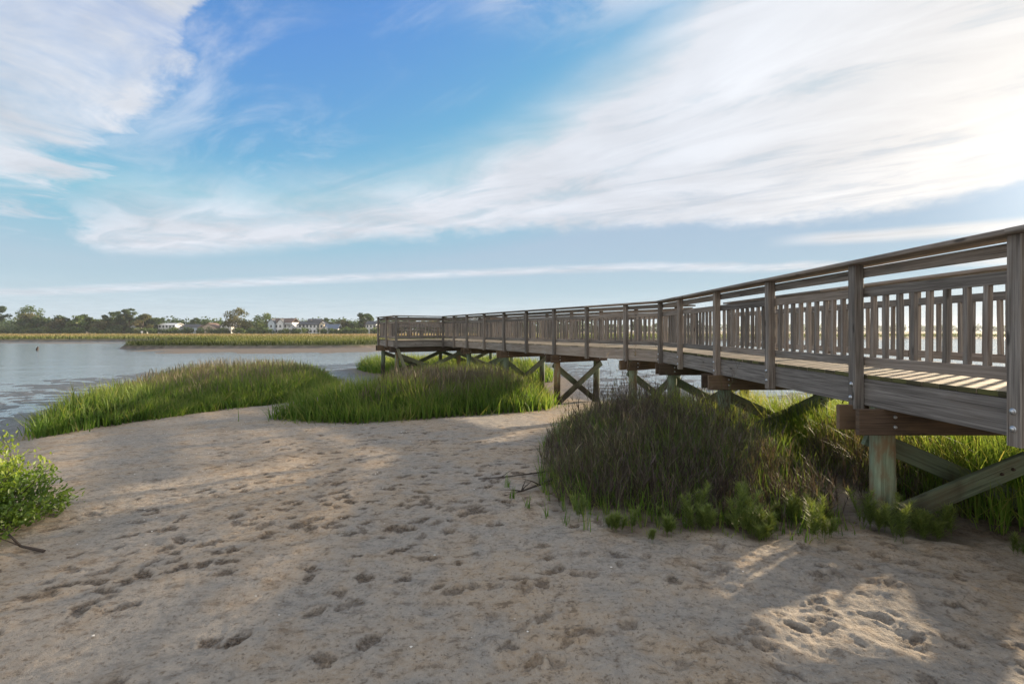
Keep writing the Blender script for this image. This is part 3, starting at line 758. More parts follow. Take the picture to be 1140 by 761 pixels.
PCW = [(.28, 4.9), (.52, 4.35), (1.05, 4.08), (1.8, 3.92), (2.6, 3.98), (3.2, 4.25), (3.4, 5.3), (3.7, 6.6), (3.9, 8.5), (3.5, 10.2), (2.4, 10.3), (1.25, 9.4), (.62, 7.6), (.4, 6.2)]
tag(join_blades('dry_weeds', weeds(PCW, 3900, 31), M['weed']), kind='stuff', label='dark wiry weeds and dead stems in the shade beside the boardwalk')
tag(join_blades('dry_weeds', weeds([(3.5, 4.5), (4.0, 4.25), (5.2, 4.4), (5.2, 6.5), (3.7, 6.5), (3.4, 5.3)], 620, 33), M['weed']), kind='stuff', label='dead brown stems behind the nearest pile')
tag(join_blades('shade_grass', [grass_set(PC, 6000, .3, .85, .010, 35, tint0=.42, edge=1.3), grass_set([(.25, 4.9), (.5, 4.2), (1.1, 3.82), (1.9, 3.66), (2.6, 3.75), (3.1, 4.0), (3.0, 4.6), (1.8, 4.6), (.8, 5.0), (.45, 6)], 1300, .08, .30, .008, 36, tint0=.66, edge=.3),
    grass_set([(2.2, 5.2), (3.6, 5.2), (4.0, 9.5), (2.0, 9.6)], 5000, .6, 1.0, .014, 38, tint0=.66)], M['cordgrass']), kind='stuff', label='dark green grass among the wiry weeds beside the boardwalk')

def strips_obj(name, sets, mat, origin):
    o = join_blades(name, sets, mat)
    o.location = origin
    return o
# feathery herbs: one prototype of each of four shapes, then copies
def herb_sets(seed, H):
    r = np.random.default_rng(seed); sets = []
    ns = 4
    for s in range(ns):
        az = r.uniform(0, 6.28); ln = r.uniform(.02, .28); hh = H * r.uniform(.7, 1)
        x0, y0 = r.normal(0, .025, 2)
        one = lambda v: np.array([v])
        sets.append(blades(one(x0), one(y0), one(-.02), one(hh), one(.005), one(az), one(ln), one(.1), one(.3)))
        n = 150
        t = r.uniform(.12, 1, n) ** .8; hor = hh * (ln * t + .1 * t ** 2.4)
        sx, sy, sz = x0 + math.cos(az) * hor, y0 + math.sin(az) * hor, hh * t * .985
        sets.append(blades(sx, sy, sz, r.uniform(.03, .085, n) * (1.15 - .55 * t), np.full(n, .0044), r.uniform(0, 6.28, n), r.uniform(.5, 1.5, n), r.normal(.1, .2, n), np.clip(.5 * t + .3 + r.normal(0, .15, n), 0, 1)))
    return sets
protos = [join_blades('feathery_herb', herb_sets(60 + k, h), M['herb']).data for k, h in enumerate((.26, .20, .34, .16))]
for o in [o for o in C.objects if o.name.startswith('feathery_herb')]: bpy.data.objects.remove(o)
hr = random.Random(3)
def herb(x, y, k, sc, label, group=None):
    o = bpy.data.objects.new('feathery_herb', protos[k]); C.objects.link(o)
    o.location = (x, y, gz(x, y)); o.rotation_euler = (0, 0, hr.uniform(0, 6.28)); o.scale = (sc, sc, sc * hr.uniform(.85, 1.15))
    return tag(o, label, 'plant', group)
herb(3.34, 3.97, 2, .95, 'bright green feathery plant at the foot of the nearest pile')
herb(4.02, 3.62, 1, .8, 'small feathery plant alone on shaded ground below the long diagonal brace')
herb(3.55, 3.85, 1, .9, 'low feathery plant between the nearest pile and the diagonal brace')
for k_, (hx, hy) in enumerate(((3.22, 3.92), (3.50, 3.93), (3.63, 3.97), (3.12, 4.02), (3.42, 3.86), (3.74, 3.9))):
    herb(hx, hy, (k_ * 3 + 1) % 4, 1.1, 'feathery plant in the green cluster around the foot of the nearest pile', 'feathery plants around the nearest pile')
GH = 'feathery green plants sprouting along the front of the dark weeds'
for i in range(17):
    t = hr.random()
    x = .5 + 2.7 * t; y = 3.78 + .5 * abs(t - .45) + hr.uniform(-.22, .32)
    herb(x, y, hr.randrange(4), hr.uniform(.5, 1.0), 'feathery green plant sprouting along the sandy front edge of the dark weeds', GH)
for i in range(11):
    herb(hr.uniform(1.5, 3.25), hr.uniform(3.72, 4.2), hr.choice((0, 1, 2)), hr.uniform(.75, 1.15), 'taller feathery plant among the weeds left of the nearest pile', 'taller feathery plants left of the nearest pile')
# single grass sprouts on the open sand in front of the weeds
def sprout(x, y, n, h, label, group=None, tint=.6):
    r = np.random.default_rng(int(x * 100) + 500)
    one = np.ones(n)
    s = blades(r.normal(0, .02, n), r.normal(0, .02, n), one * -.03, h * r.uniform(.5, 1, n), one * .008, r.uniform(0, 6.28, n), np.abs(r.normal(.1, .12, n)), np.abs(r.normal(.15, .15, n)), np.clip(r.normal(tint, .15, n), 0, 1))
    return tag(strips_obj('grass_sprout', [s], M['cordgrass'], (x, y, gz(x, y))), label, 'grass sprout', group)
sprout(.66, 3.92, 6, .34, 'yellow green grass sprout standing tallest on the sand before the weeds', tint=.85)
for x, y in ((.16, 4.45), (.02, 4.75), (.32, 4.25), (.5, 4.1), (-.05, 5.1), (.85, 3.98)):
    sprout(x, y, 12, .2, 'short green grass sprout on bare sand near the weeds', 'short grass sprouts on the sand near the weeds', .45)
for x, y, h in ((4.55, 3.75, .75), (4.75, 3.95, .8), (4.3, 4.0, .55)):
    sprout(x, y, 16, h, 'tall bright grass tuft at the right edge beneath the boardwalk', 'tall bright grass tufts beneath the boardwalk at the right edge', .7)

# leafy shrub at the left
def build_shrub():
    r = np.random.default_rng(77)
    cx, cy = -4.80, 3.98; z0 = gz(cx, cy)
    root = tag(empty('leafy_shrub', (cx, cy, z0)), 'bright green leafy shrub on the sand at the left edge', 'shrub')
    mb = MB(); tips = []
    for k in range(70):
        az = r.uniform(0, 6.28); el = r.uniform(.12, 1.45); L = r.uniform(.36, .66) * (.66 + .40 * math.sin(el))
        bx, by = r.normal(0, .16, 2)
        p = [(bx, by, -.03)]; d = Vector((math.cos(az) * math.cos(el), math.sin(az) * math.cos(el), math.sin(el)))
        cur = Vector(p[0])
        for j in range(4):
            cur = cur + d * L / 4 + Vector((r.normal(0, .02), r.normal(0, .02), .01)); p.append(tuple(cur))
        mb.tube(p, [.007, .006, .005, .004, .002], 5, cap=False)
        for j in (2, 3, 4): tips.append((p[j], d))
        for q in range(3):
            s = Vector(p[r.integers(2, 5)]); d2 = (d + Vector(r.normal(0, .6, 3))).normalized()
            if d2.z < 0: d2.z *= -.5
            e = s + d2 * r.uniform(.1, .24); mb.tube([tuple(s), tuple((s + e) / 2 + Vector(r.normal(0, .01, 3))), tuple(e)], [.003, .0025, .0015], 4, cap=False)
            tips.append((tuple(e), d2)); tips.append((tuple((s + e) / 2), d2))
    mb.build('stems', M['driftwood'], root, True)
    P, D = np.array([t[0] for t in tips]), np.array([tuple(t[1]) for t in tips])
    n = 10500; idx = r.integers(0, len(P), n)
    pos = P[idx] + r.normal(0, .045, (n, 3)); pos[:, 2] = np.abs(pos[:, 2] - .015) + .015
    ax = D[idx] * .5 + r.normal(0, .55, (n, 3)); ax[:, 2] += .35; ax /= np.linalg.norm(ax, axis=1)[:, None]
    up = r.normal(0, .5, (n, 3)); up[:, 2] += .9
    sd = np.cross(ax, up); sd /= np.linalg.norm(sd, axis=1)[:, None]; nn = np.cross(sd, ax)
    L = r.uniform(.022, .056, n)[:, None]; Wd = L * r.uniform(.38, .55, n)[:, None]
    prof = [(0, 0, 0), (.35, .5, .05), (.72, .42, .04), (1, 0, -.06), (.72, -.42, .04), (.35, -.5, .05), (.5, 0, -.04)]
    V = np.stack([pos + ax * L * a + sd * Wd * b + nn * L * c for a, b, c in prof], 1)
    b = np.arange(n)[:, None] * 7
    T = np.concatenate([b + np.array([6, i, (i + 1) % 6]) for i in range(6)])
    hgt = pos[:, 2]
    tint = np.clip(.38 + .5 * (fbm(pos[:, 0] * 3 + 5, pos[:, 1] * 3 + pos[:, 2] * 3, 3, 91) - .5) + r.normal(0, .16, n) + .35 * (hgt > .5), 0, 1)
    me = mesh_np('leaves', V.reshape(-1, 3), None, T, {'tint': np.repeat(tint, 7), 'along': np.zeros(7 * n)}, smooth=True)
    link('leaves', me, M['shrub'], root)
build_shrub()

# fallen branches and shells
def branch(pts, r0, label, twigs=4, seed=1):
    q = random.Random(seed); mb = MB()
    P = [Vector((x, y, gz(x, y) + z)) for x, y, z in pts]
    mb.tube([tuple(p) for p in P], [r0 * (1 - .7 * i / (len(P) - 1)) for i in range(len(P))], 8, wob=.08)
    for k in range(twigs):
        i = q.randrange(1, len(P)); b = P[i]; d = Vector((q.uniform(-1, 1), q.uniform(-.7, .7), q.uniform(.0, .7)))
        mb.tube([tuple(b), tuple(b + d * .10), tuple(b + d * .24 + Vector((0, 0, -.02)))], [r0 * .4, r0 * .3, r0 * .12], 5, wob=.1)
    o = mb.build('fallen_branch', M['driftwood'], None, True, origin=tuple(P[0]))
    return tag(o, label, 'branch')
branch([(.55, 5.2, .10), (.3, 5.0, .06), (.1, 4.88, .03), (-.08, 4.8, .015)], .018, 'dark dead branch poking out of the weeds onto the sand', 6, 1)
branch([(.5, 5.55, .06), (.2, 5.5, .03), (-.12, 5.42, .02), (-.4, 5.40, .01)], .011, 'thin dead twig lying on the sand behind the dark branch', 5, 2)
branch([(-3.72, 3.62, .02), (-3.95, 3.66, .04), (-4.2, 3.78, .10), (-4.4, 3.9, .14)], .012, 'thin dead stick lying at the foot of the leafy shrub', 6, 3)
def shells():
    r = np.random.default_rng(8); n = 420
    x = r.normal(-4.3, 1.5, n); y = r.normal(9.0, 1.7, n)
    x = np.concatenate([x, r.uniform(-4.2, 2.5, 50)]); y = np.concatenate([y, r.uniform(2.4, 6, 50)]); n = len(x)
    ok = sdist(LAND, x, y) > .3
    x, y = x[ok], y[ok]; n = len(x); z = ground_z(x, y) + .012
    s = r.uniform(.003, .008, n)[:, None]
    a = r.uniform(0, 6.28, n)[:, None]
    ang = np.array([0, 1.2, 2.4, 3.6, 4.9])[None]
    V = np.stack([x[:, None] + s * np.cos(ang + a) * 1.3, y[:, None] + s * np.sin(ang + a), z[:, None] + s * .3 * np.sin(ang * 2 + a)], -1)
    ctr = np.stack([x, y, z + s[:, 0] * .6], -1)[:, None]
    V = np.concatenate([V, ctr], 1); b = np.arange(n)[:, None] * 6
    T = np.concatenate([b + np.array([5, i, (i + 1) % 5]) for i in range(5)])
    o = link('shell_fragments', mesh_np('shell_fragments', V.reshape(-1, 3), None, T), M['shell'])
    tag(o, 'small white shell fragments scattered over the sand', kind='stuff')
shells()

# ------------------------------------------------------------------ far marsh grass
def marsh_grass():
    r = np.random.default_rng(14)
    n = 90000
    # density falls with distance: y from 60 to 270
    y = 60 + 215 * r.random(n) ** 2.2
    x = (r.uniform(-1.22, .35, n)) * y
    x2 = r.uniform(.1, 1.6, 26000) * 150; y2 = 96 + 150 * r.random(26000) ** 1.8
    x = np.concatenate([x, x2]); y = np.concatenate([y, y2])
    sm = sdist(MARSH, x, y) + 1.6 * (fbm(x * 0.09, y * 0.09, 4, 31) - 0.5)
    ok = (sm > .35) & (sm < 190); x, y, sm = x[ok], y[ok], sm[ok]; n = len(x)
    z = ground_z(x, y) - .1
    d = np.hypot(x, y)
    h = r.uniform(.35, .75, n) * (1 + .25 * ss(3, 0, sm)); w = .035 * d / 60 * r.uniform(.8, 2.2, n)
    tint = .04 + .36 * ss(0, 14, sm) + .5 * ss(5, 70, sm) * fbm(x * .03, y * .05, 3, 45) * 1.5 + r.normal(0, .10, n)  # greener towards the bank, with the edge's backlit shade painted into the tint
    o = join_blades('marsh_grass', [blades(x, y, z, h, w, r.uniform(0, 6.28, n), np.abs(r.normal(.15, .1, n)), np.abs(r.normal(.2, .2, n)), np.clip(np.where(x > 10, tint * .55, tint), 0, 1))], M['marsh'])
    tag(o, 'far salt marsh grass across the creek', kind='stuff')
marsh_grass()

# ------------------------------------------------------------------ trees
def crown_mesh(name, lobes, n, leaf, seed, holes=0.0):
    """leaf clumps spread through ellipsoid lobes: (x, y, z, rx, ry, rz)"""
    r = np.random.default_rng(seed); V = []; tint = []
    vol = np.array([l[3] * l[4] * l[5] for l in lobes]) ** .75; vol = vol / vol.sum()
    for l, f in zip(lobes, vol):
        k = max(10, int(n * f))
        d = r.normal(0, 1, (k, 3)); d /= np.linalg.norm(d, axis=1)[:, None]
        rad = r.uniform(.45, 1.05, k)[:, None]
        p = np.array(l[:3]) + d * rad * np.array(l[3:6])
        ax = r.normal(0, 1, (k, 3)) ; ax /= np.linalg.norm(ax, axis=1)[:, None]
        b = np.cross(ax, r.normal(0, 1, (k, 3))); b /= np.linalg.norm(b, axis=1)[:, None]
        s = leaf * r.uniform(.5, 1.2, k)[:, None]
        V.append(np.stack([p - ax * s, p - b * s * .45, p + ax * s, p + b * s * .45], 1))
        tint.append(np.clip(r.normal(.45, .2) + r.normal(0, .16, k), 0, 1))
    V = np.concatenate(V).reshape(-1, 3); m = len(V) // 4
    return mesh_np(name, V, np.arange(4 * m).reshape(-1, 4), None, {'tint': np.repeat(np.concatenate(tint), 4), 'along': np.zeros(4 * m)})
def lobes_round(H, Wd, n, seed, base=.25):
    q = random.Random(seed); L = []
    for k in range(n):
        t = q.uniform(base, .95); a = q.uniform(0, 6.28); env = math.sin(math.pi * min(1, (t - base * .6) / (1.02 - base * .6))) ** .6
        rr = Wd * env * q.uniform(.25, .85)
        s = Wd * q.uniform(.22, .42)
        L.append((math.cos(a) * rr, math.sin(a) * rr, H * t, s, s, s * q.uniform(.55, .8)))
    return L
def lobes_pine(H, Wd, n, seed, base=.5):
    q = random.Random(seed); L = []
    for k in range(n):
        t = base + (1 - base) * (k + .5) / n; a = q.uniform(0, 6.28)
        rr = Wd * q.uniform(.2, .9) * (1.1 - .75 * abs((t - base) / (1 - base) - .45))
        s = Wd * q.uniform(.25, .42)
        L.append((math.cos(a) * rr, math.sin(a) * rr, H * t, s, s, s * .5))
    return L
def trunk_mesh(H, lobes, r0, seed, lean=0.0):
    q = random.Random(seed); mb = MB()
    top = H * .86
    mb.tube([(0, 0, -.4), (lean * .2, 0, H * .2), (lean * .5 + q.uniform(-.2, .2), 0, H * .5), (lean, q.uniform(-.2, .2), top)], [r0 * 1.3, r0, r0 * .75, r0 * .25], 7)
    for l in lobes[:14]:
        z0 = max(H * .25, l[2] * .65); mb.tube([(lean * z0 / H, 0, z0), (l[0] * .5, l[1] * .5, (z0 + l[2]) / 2), (l[0], l[1], l[2])], [r0 * .4, r0 * .28, r0 * .08], 5)
    return mb
def make_tree(name, H, Wd, kind, seed, loc, label, group=None, n=1500, mat='crown', bark='bark', leaf=.62, nl=22, base=.25):
    root = tag(empty(name, (*loc, gz(*loc))), label, 'tree', group)
    L = lobes_pine(H, Wd, nl, seed, base) if kind == 'pine' else lobes_round(H, Wd, nl, seed, base)
    tm = trunk_mesh(H, L, .028 * H * .55, seed)
    tm.build('trunk', M[bark], root)
    link('crown', crown_mesh('crown', L, n, leaf, seed), M[mat], root)
    return root
def dup_tree(src, loc, rz, sc, label, group):
    r = src.copy(); C.objects.link(r); r.location = (*loc, gz(*loc)); r.rotation_euler = (0, 0, rz); r.scale = sc
    r['label'] = label; r['group'] = group
    for ch in list(src.children):
        c = ch.copy(); C.objects.link(c); c.parent = r
    return r
def at(px, d):     # bearing given as tangent, distance along +Y
    return ((px - 570) / 507 * d, d)
make_tree('pine_tree', 18.5, 5.6, 'pine', 101, (-321, 284), 'tall broad dark pine at the far left end of the tree line', mat='crown_dark', n=2300, nl=26, base=.42)
make_tree('oak_tree', 17.0, 8.0, 'round', 102, (-307, 292), 'tall dense round-topped tree second from the left end of the tree line', mat='crown', n=2600, nl=28)
make_tree('oak_tree', 12.0, 7.2, 'round', 103, (-293, 278), 'broad olive tree in front of the tall trees at the left end', mat='crown_olive', n=2200, nl=24, base=.12)
make_tree('pine_tree', 14.5, 3.6, 'pine', 104, (-239, 280), 'slim open pine just left of the round-headed pine', mat='crown_dark', n=900, nl=12, base=.5)
make_tree('pine_tree', 15.0, 4.4, 'pine', 105, (-232, 276), 'round-headed pine rising above the middle of the left tree line', mat='crown_dark', n=1500, nl=18, base=.55)
make_tree('oak_tree', 13.0, 5.2, 'round', 106, (-222, 274), 'yellowish olive tree at the right end of the left tree line', mat='crown_olive', n=1500, nl=20, base=.15)
make_tree('oak_tree', 14.6, 8.0, 'round', 107, (-165, 274), 'wide airy tree with pale trunk standing alone beside the white gable', mat='crown_olive', bark='pale_bark', n=2000, nl=24, base=.25)
make_tree('oak_tree', 12.5, 7.6, 'round', 108, (-152, 282), 'dark round tree right of the wide airy tree', mat='crown', n=2200, nl=22, base=.1)
make_tree('pine_tree', 12.2, 4.8, 'pine', 109, (-92, 284), 'dark pine rising behind the low houses left of the platform', mat='crown_dark', n=1300, nl=16, base=.4)
tr = random.Random(21)
GT = 'trees filling the far tree line'; LT = 'middling green tree filling the far tree line'
kinds = [('oak_tree', 9.5, 5.2, 'round', 'crown', .12), ('oak_tree', 8.2, 5.6, 'round', 'crown_olive', .1), ('pine_tree', 11.0, 3.8, 'pine', 'crown_dark', .35), ('oak_tree', 8.8, 4.6, 'round', 'crown_dark', .12)]
srcs = []
first = [(-262, 282), (-250, 275), (-272, 288), (-256, 290)]
for i, (nm, H, Wd, kd, mt, bs) in enumerate(kinds):
    srcs.append(make_tree(nm, H, Wd, kd, 120 + i, first[i], LT, GT, n=1300, nl=18, mat=mt, base=bs))
spots = []
for k in range(26): spots.append((-300 + k * 3.2 + tr.uniform(-2, 2), tr.uniform(274, 298), tr.uniform(.85, 1.25)))
for k in range(22): spots.append((-216 + k * 2.6 + tr.uniform(-2, 2), tr.uniform(288, 310), tr.uniform(.62, .9)))
for k in range(38): spots.append((-150 + k * 3.4 + tr.uniform(-2, 2), tr.uniform(284, 306), tr.uniform(.7, 1.12)))
for k in range(24): spots.append((-20 + k * 7 + tr.uniform(-3, 3), tr.uniform(330, 370), tr.uniform(.6, .95)))
for (x, y, s) in spots:
    dup_tree(tr.choice(srcs), (x, y), tr.uniform(0, 6.28), (s * tr.uniform(.9, 1.2), s * tr.uniform(.9, 1.2), s), LT, GT)

def leafy_mass(name, x, y, h, n_per, leaf, mat, label, seed):
    """far wood or scrub that reads as one mass"""
    r = np.random.default_rng(seed); V = []; T = []
    for a, b, c in zip(x, y, h):
        z0 = -.15
        k = n_per; d = r.normal(0, 1, (k, 3)); d /= np.linalg.norm(d, axis=1)[:, None]
        p = np.array([a, b, z0 + c * .5]) + d * r.uniform(.4, 1.05, k)[:, None] * np.array([c * .62, c * .5, c * .5])
        ax = r.normal(0, 1, (k, 3)); ax /= np.linalg.norm(ax, axis=1)[:, None]
        bb = np.cross(ax, r.normal(0, 1, (k, 3))); bb /= np.linalg.norm(bb, axis=1)[:, None]
        s = leaf * r.uniform(.5, 1.2, k)[:, None]
        V.append(np.stack([p - ax * s, p - bb * s * .6, p + ax * s, p + bb * s * .6], 1)); T.append(np.clip(r.normal(.42, .22) + r.normal(0, .14, k), 0, 1))
    V = np.concatenate(V).reshape(-1, 3); m = len(V) // 4
    o = link(name, mesh_np(name, V, np.arange(4 * m).reshape(-1, 4), None, {'tint': np.repeat(np.concatenate(T), 4), 'along': np.zeros(4 * m)}), M[mat])
    tag(o, label, kind='stuff')
r_ = np.random.default_rng(50)
n = 150; leafy_mass('shoreline_bushes', r_.uniform(-325, -70, n), r_.uniform(266, 276, n), r_.uniform(2.2, 4.6, n), 150, .5, 'crown', 'low bushes along the foot of the far tree line', 51)
n = 46; leafy_mass('shoreline_bushes', r_.uniform(-152, -66, n), r_.uniform(253, 258, n), r_.uniform(2.0, 4.2, n), 150, .45, 'crown', 'low bushes in front of the houses across the marsh', 54)
n = 260; leafy_mass('distant_woods', r_.uniform(-420, 60, n), r_.uniform(322, 380, n), r_.uniform(8, 12.5, n), 150, 1.0, 'crown_dark', 'dark woods behind the houses across the marsh', 52)
n = 420; leafy_mass('distant_woods', r_.uniform(50, 1900, n), r_.uniform(820, 960, n), r_.uniform(9, 15, n), 110, 2.2, 'crown_dark', 'faint woods on the horizon seen through the railing', 53)

# ------------------------------------------------------------------ houses across the marsh
def box(mb, x0, x1, y0, y1, z0, z1):
    v = [(x0, y0, z0), (x1, y0, z0), (x1, y1, z0), (x0, y1, z0), (x0, y0, z1), (x1, y0, z1), (x1, y1, z1), (x0, y1, z1)]
    mb.poly(v, [[3, 2, 1, 0], [4, 5, 6, 7], [0, 1, 5, 4], [1, 2, 6, 5], [2, 3, 7, 6], [3, 0, 4, 7]])
def gable(mb, x0, x1, y0, y1, z, rise, axis='x', over=.35, th=.22):
    """roof slabs and nothing else; axis is the ridge direction"""
    if axis == 'x':
        ym = (y0 + y1) / 2; a = [(x0 - over, y0 - over, z - .15), (x1 + over, y0 - over, z - .15), (x1 + over, ym, z + rise), (x0 - over, ym, z + rise)]
        b = [(x0 - over, y1 + over, z - .15), (x1 + over, y1 + over, z - .15), (x1 + over, ym, z + rise), (x0 - over, ym, z + rise)]
    else:
        xm = (x0 + x1) / 2; a = [(x0 - over, y0 - over, z - .15), (x0 - over, y1 + over, z - .15), (xm, y1 + over, z + rise), (xm, y0 - over, z + rise)]
        b = [(x1 + over, y0 - over, z - .15), (x1 + over, y1 + over, z - .15), (xm, y1 + over, z + rise), (xm, y0 - over, z + rise)]
    for q in (a, b):
        v = q + [(p[0], p[1], p[2] + th) for p in q]
        mb.poly(v, [[0, 1, 2, 3], [4, 5, 6, 7], [0, 1, 5, 4], [1, 2, 6, 5], [2, 3, 7, 6], [3, 0, 4, 7]])
def gable_wall(mb, x0, x1, y, z, rise, th=.2):
    xm = (x0 + x1) / 2
    v = [(x0, y, z), (x1, y, z), (xm, y, z + rise - .1), (x0, y + th, z), (x1, y + th, z), (xm, y + th, z + rise - .1)]
    mb.poly(v, [[0, 1, 2], [5, 4, 3], [0, 3, 4, 1], [1, 4, 5, 2], [2, 5, 3, 0]])
def house(loc, label, wings, rz=0.0, porch=None, chimney=None, z_lift=0.0):
    """wings: dicts of x0,x1,y0,y1,h,rise,axis,wall,roof,rows,cols,door"""
    root = tag(empty('house', (*loc, gz(*loc) + z_lift), rz), label, 'house')
    for w in wings:
        mb = MB(); box(mb, w['x0'], w['x1'], w['y0'], w['y1'], -.6, w['h'])
        if w['axis'] == 'y': gable_wall(mb, w['x0'], w['x1'], w['y0'], w['h'] + .003, w['rise'])
        mb.build('wall', M[w['wall']], root)
        mb = MB(); gable(mb, w['x0'], w['x1'], w['y0'], w['y1'], w['h'], w['rise'], w['axis']); rf = mb.build('roof', M[w['roof']], root)
        if w.get('chimney') is not None:
            cxx = w['chimney']; mb = MB(); box(mb, cxx - .45, cxx + .45, (w['y0'] + w['y1']) / 2 - .4, (w['y0'] + w['y1']) / 2 + .4, w['h'] + .3, w['h'] + w['rise'] + 1.0); mb.build('chimney', M['tan_wall'], rf)
        W0 = w['x1'] - w['x0']
        for r in range(w['rows']):
            for c in range(w['cols']):
                xc = w['x0'] + W0 * (c + .5) / w['cols']; zc = 1.6 + r * 2.9
                if w.get('door') == c and r == 0:
                    mb = MB(); box(mb, xc - .55, xc + .55, w['y0'] - .05, w['y0'] - .003, 0, 2.2); mb.build('door', M['brown_roof'], root); continue
                mb = MB(); box(mb, xc - .62, xc + .62, w['y0'] - .06, w['y0'] - .003, zc - .85, zc + .85); fr_ = mb.build('window', M['white_paint'], root)
                mb = MB(); box(mb, xc - .5, xc + .5, w['y0'] - .08, w['y0'] - .062, zc - .73, zc + .73); mb.build('pane', M['glass'], fr_)
    if porch:
        x0, x1, y0, zf, zr = porch
        mb = MB(); box(mb, x0, x1, y0 - 2.2, y0 - .1, zr, zr + .2); mb.build('porch_roof', M['dark_roof'], root)
        mb = MB(); box(mb, x0, x1, y0 - 2.2, y0 - .1, zf - .2, zf); mb.build('porch_floor', M['white_paint'], root)
        k = max(3, int((x1 - x0) / 2.6))
        for i in range(k):
            xx = x0 + .15 + (x1 - x0 - .3) * i / (k - 1); mb = MB(); box(mb, xx - .11, xx + .11, y0 - 2.1, y0 - 1.88, -.6, zr - .003); mb.build('porch_post', M['white_paint'], root)
    return root
Wg = lambda x0, x1, y0, y1, h, rise, axis, wall, roof, rows, cols, **k: dict(x0=x0, x1=x1, y0=y0, y1=y1, h=h, rise=rise, axis=axis, wall=wall, roof=roof, rows=rows, cols=cols, **k)
house(at(313, 268), 'tall white house with twin gables and a brown roof among the trees', [Wg(-6.6, 6.4, 0, 9, 6.8, 2.3, 'x', 'white_wall', 'brown_roof', 2, 5, door=3), Wg(-6.9, -3.2, -1.6, 3, 6.7, 2.0, 'y', 'blue_wall', 'dark_roof', 2, 1), Wg(-1.6, 1.9, -1.4, 3, 6.6, 2.1, 'y', 'white_wall', 'dark_roof', 2, 1)], porch=(2.2, 6.3, 0, 2.9, 5.5))
house(at(346, 266), 'long white house with a dark roof and a cream end wing', [Wg(-7.2, 5.2, 0, 9, 5.4, 1.9, 'x', 'white_wall', 'dark_roof', 2, 6, door=2, chimney=-1.2), Wg(5.21, 7.8, -1.2, 7, 5.6, 1.5, 'y', 'cream_wall', 'dark_roof', 2, 1), Wg(-3.2, 4.2, 3.5, 8, 7.2, 1.6, 'x', 'white_wall', 'dark_roof', 0, 0)], porch=(-7.0, -2.0, 0, 2.9, 5.3), rz=.06)
house(at(368, 262), 'low white house with blue grey roof right of the long white house', [Wg(-3.8, 4.0, 0, 7, 2.9, 2.6, 'x', 'white_wall', 'blue_roof', 1, 3, door=1), Wg(-4.0, -.6, -1.3, 3, 2.8, 1.5, 'y', 'white_wall', 'blue_roof', 1, 1)])
house(at(414, 266), 'small white house with a peach wall beside the end of the platform', [Wg(-3.6, 2.4, 0, 8, 5.6, 1.8, 'x', 'white_wall', 'dark_roof', 2, 3, door=1), Wg(2.41, 5.0, -1, 6, 3.6, 1.6, 'y', 'cream_wall', 'brown_roof', 1, 1)])
house(at(187, 280), 'wide white house with flat pale roof line left of the airy tree', [Wg(-6, 4.5, 0, 8, 5.4, 1.0, 'x', 'white_wall', 'white_wall', 2, 5, door=2), Wg(-12.5, -6.1, 1, 8, 3.6, 1.2, 'x', 'white_wall', 'dark_roof', 1, 3)])
house(at(210, 284), 'pale blue house with dark roof between the wide white house and tan house', [Wg(-6, 6, 0, 8, 4.0, 1.8, 'x', 'blue_wall', 'dark_roof', 1, 5, door=1)])
house(at(232, 280), 'tan house with brown gable roof left of the airy tree', [Wg(-4.6, 4.6, 0, 8, 3.8, 2.7, 'y', 'tan_wall', 'brown_roof', 1, 3, door=1), Wg(-7.2, -4.61, 1, 7, 3.2, 2.0, 'x', 'white_wall', 'brown_roof', 1, 1)])
house(at(252, 280), 'white gable-fronted house partly hidden behind the wide airy tree', [Wg(-3.6, 3.0, 0, 9, 4.4, 3.6, 'y', 'white_wall', 'dark_roof', 2, 2, door=0)])
house(at(150, 290), 'white house peeping between trees right of the round-headed pine', [Wg(-3.2, 3.2, 0, 8, 4.2, 2.0, 'y', 'white_wall', 'brown_roof', 1, 2, door=1)])

# marker board at the marsh edge and a stump in the creek
sx, sy = at(158, 262); root = tag(empty('marker_post', (sx, sy, gz(sx, sy))), 'small white marker board on a post at the far marsh edge', 'sign')
mb = MB(); box(mb, -.06, .06, -.06, .06, -.4, 1.5); mb.build('post', M['white_paint'], root)
mb = MB(); box(mb, -.6, .6, -.11, -.064, .7, 1.7); mb.build('panel', M['white_paint'], root)
sx, sy = at(41, 57); mb = MB(); mb.tube([(sx, sy, WATER - .5), (sx + .05, sy, WATER + .15), (sx + .16, sy, WATER + .42)], [.13, .11, .07], 8, wob=.08)
tag(mb.build('stump', M['driftwood'], None, True, origin=(sx, sy, WATER)), 'short dark stump standing in the creek at the left', 'stump')

# ------------------------------------------------------------------ the air over the marsh
def build_haze():
    mb = MB(); box(mb, -3100, 3100, -3100, 3100, -2.6, 24)
    m, g, out = material('marsh_air')
    v = g.node('ShaderNodeVolumePrincipled', {'Color': (0.86, 0.92, 1.0), 'Density': HAZE, 'Anisotropy': 0.3})
    g.nt.links.new(v.outputs[0], out.inputs['Volume'])
    tag(mb.build('haze', m), kind='stuff')
HAZE = 0.0002
if HAZE: build_haze()

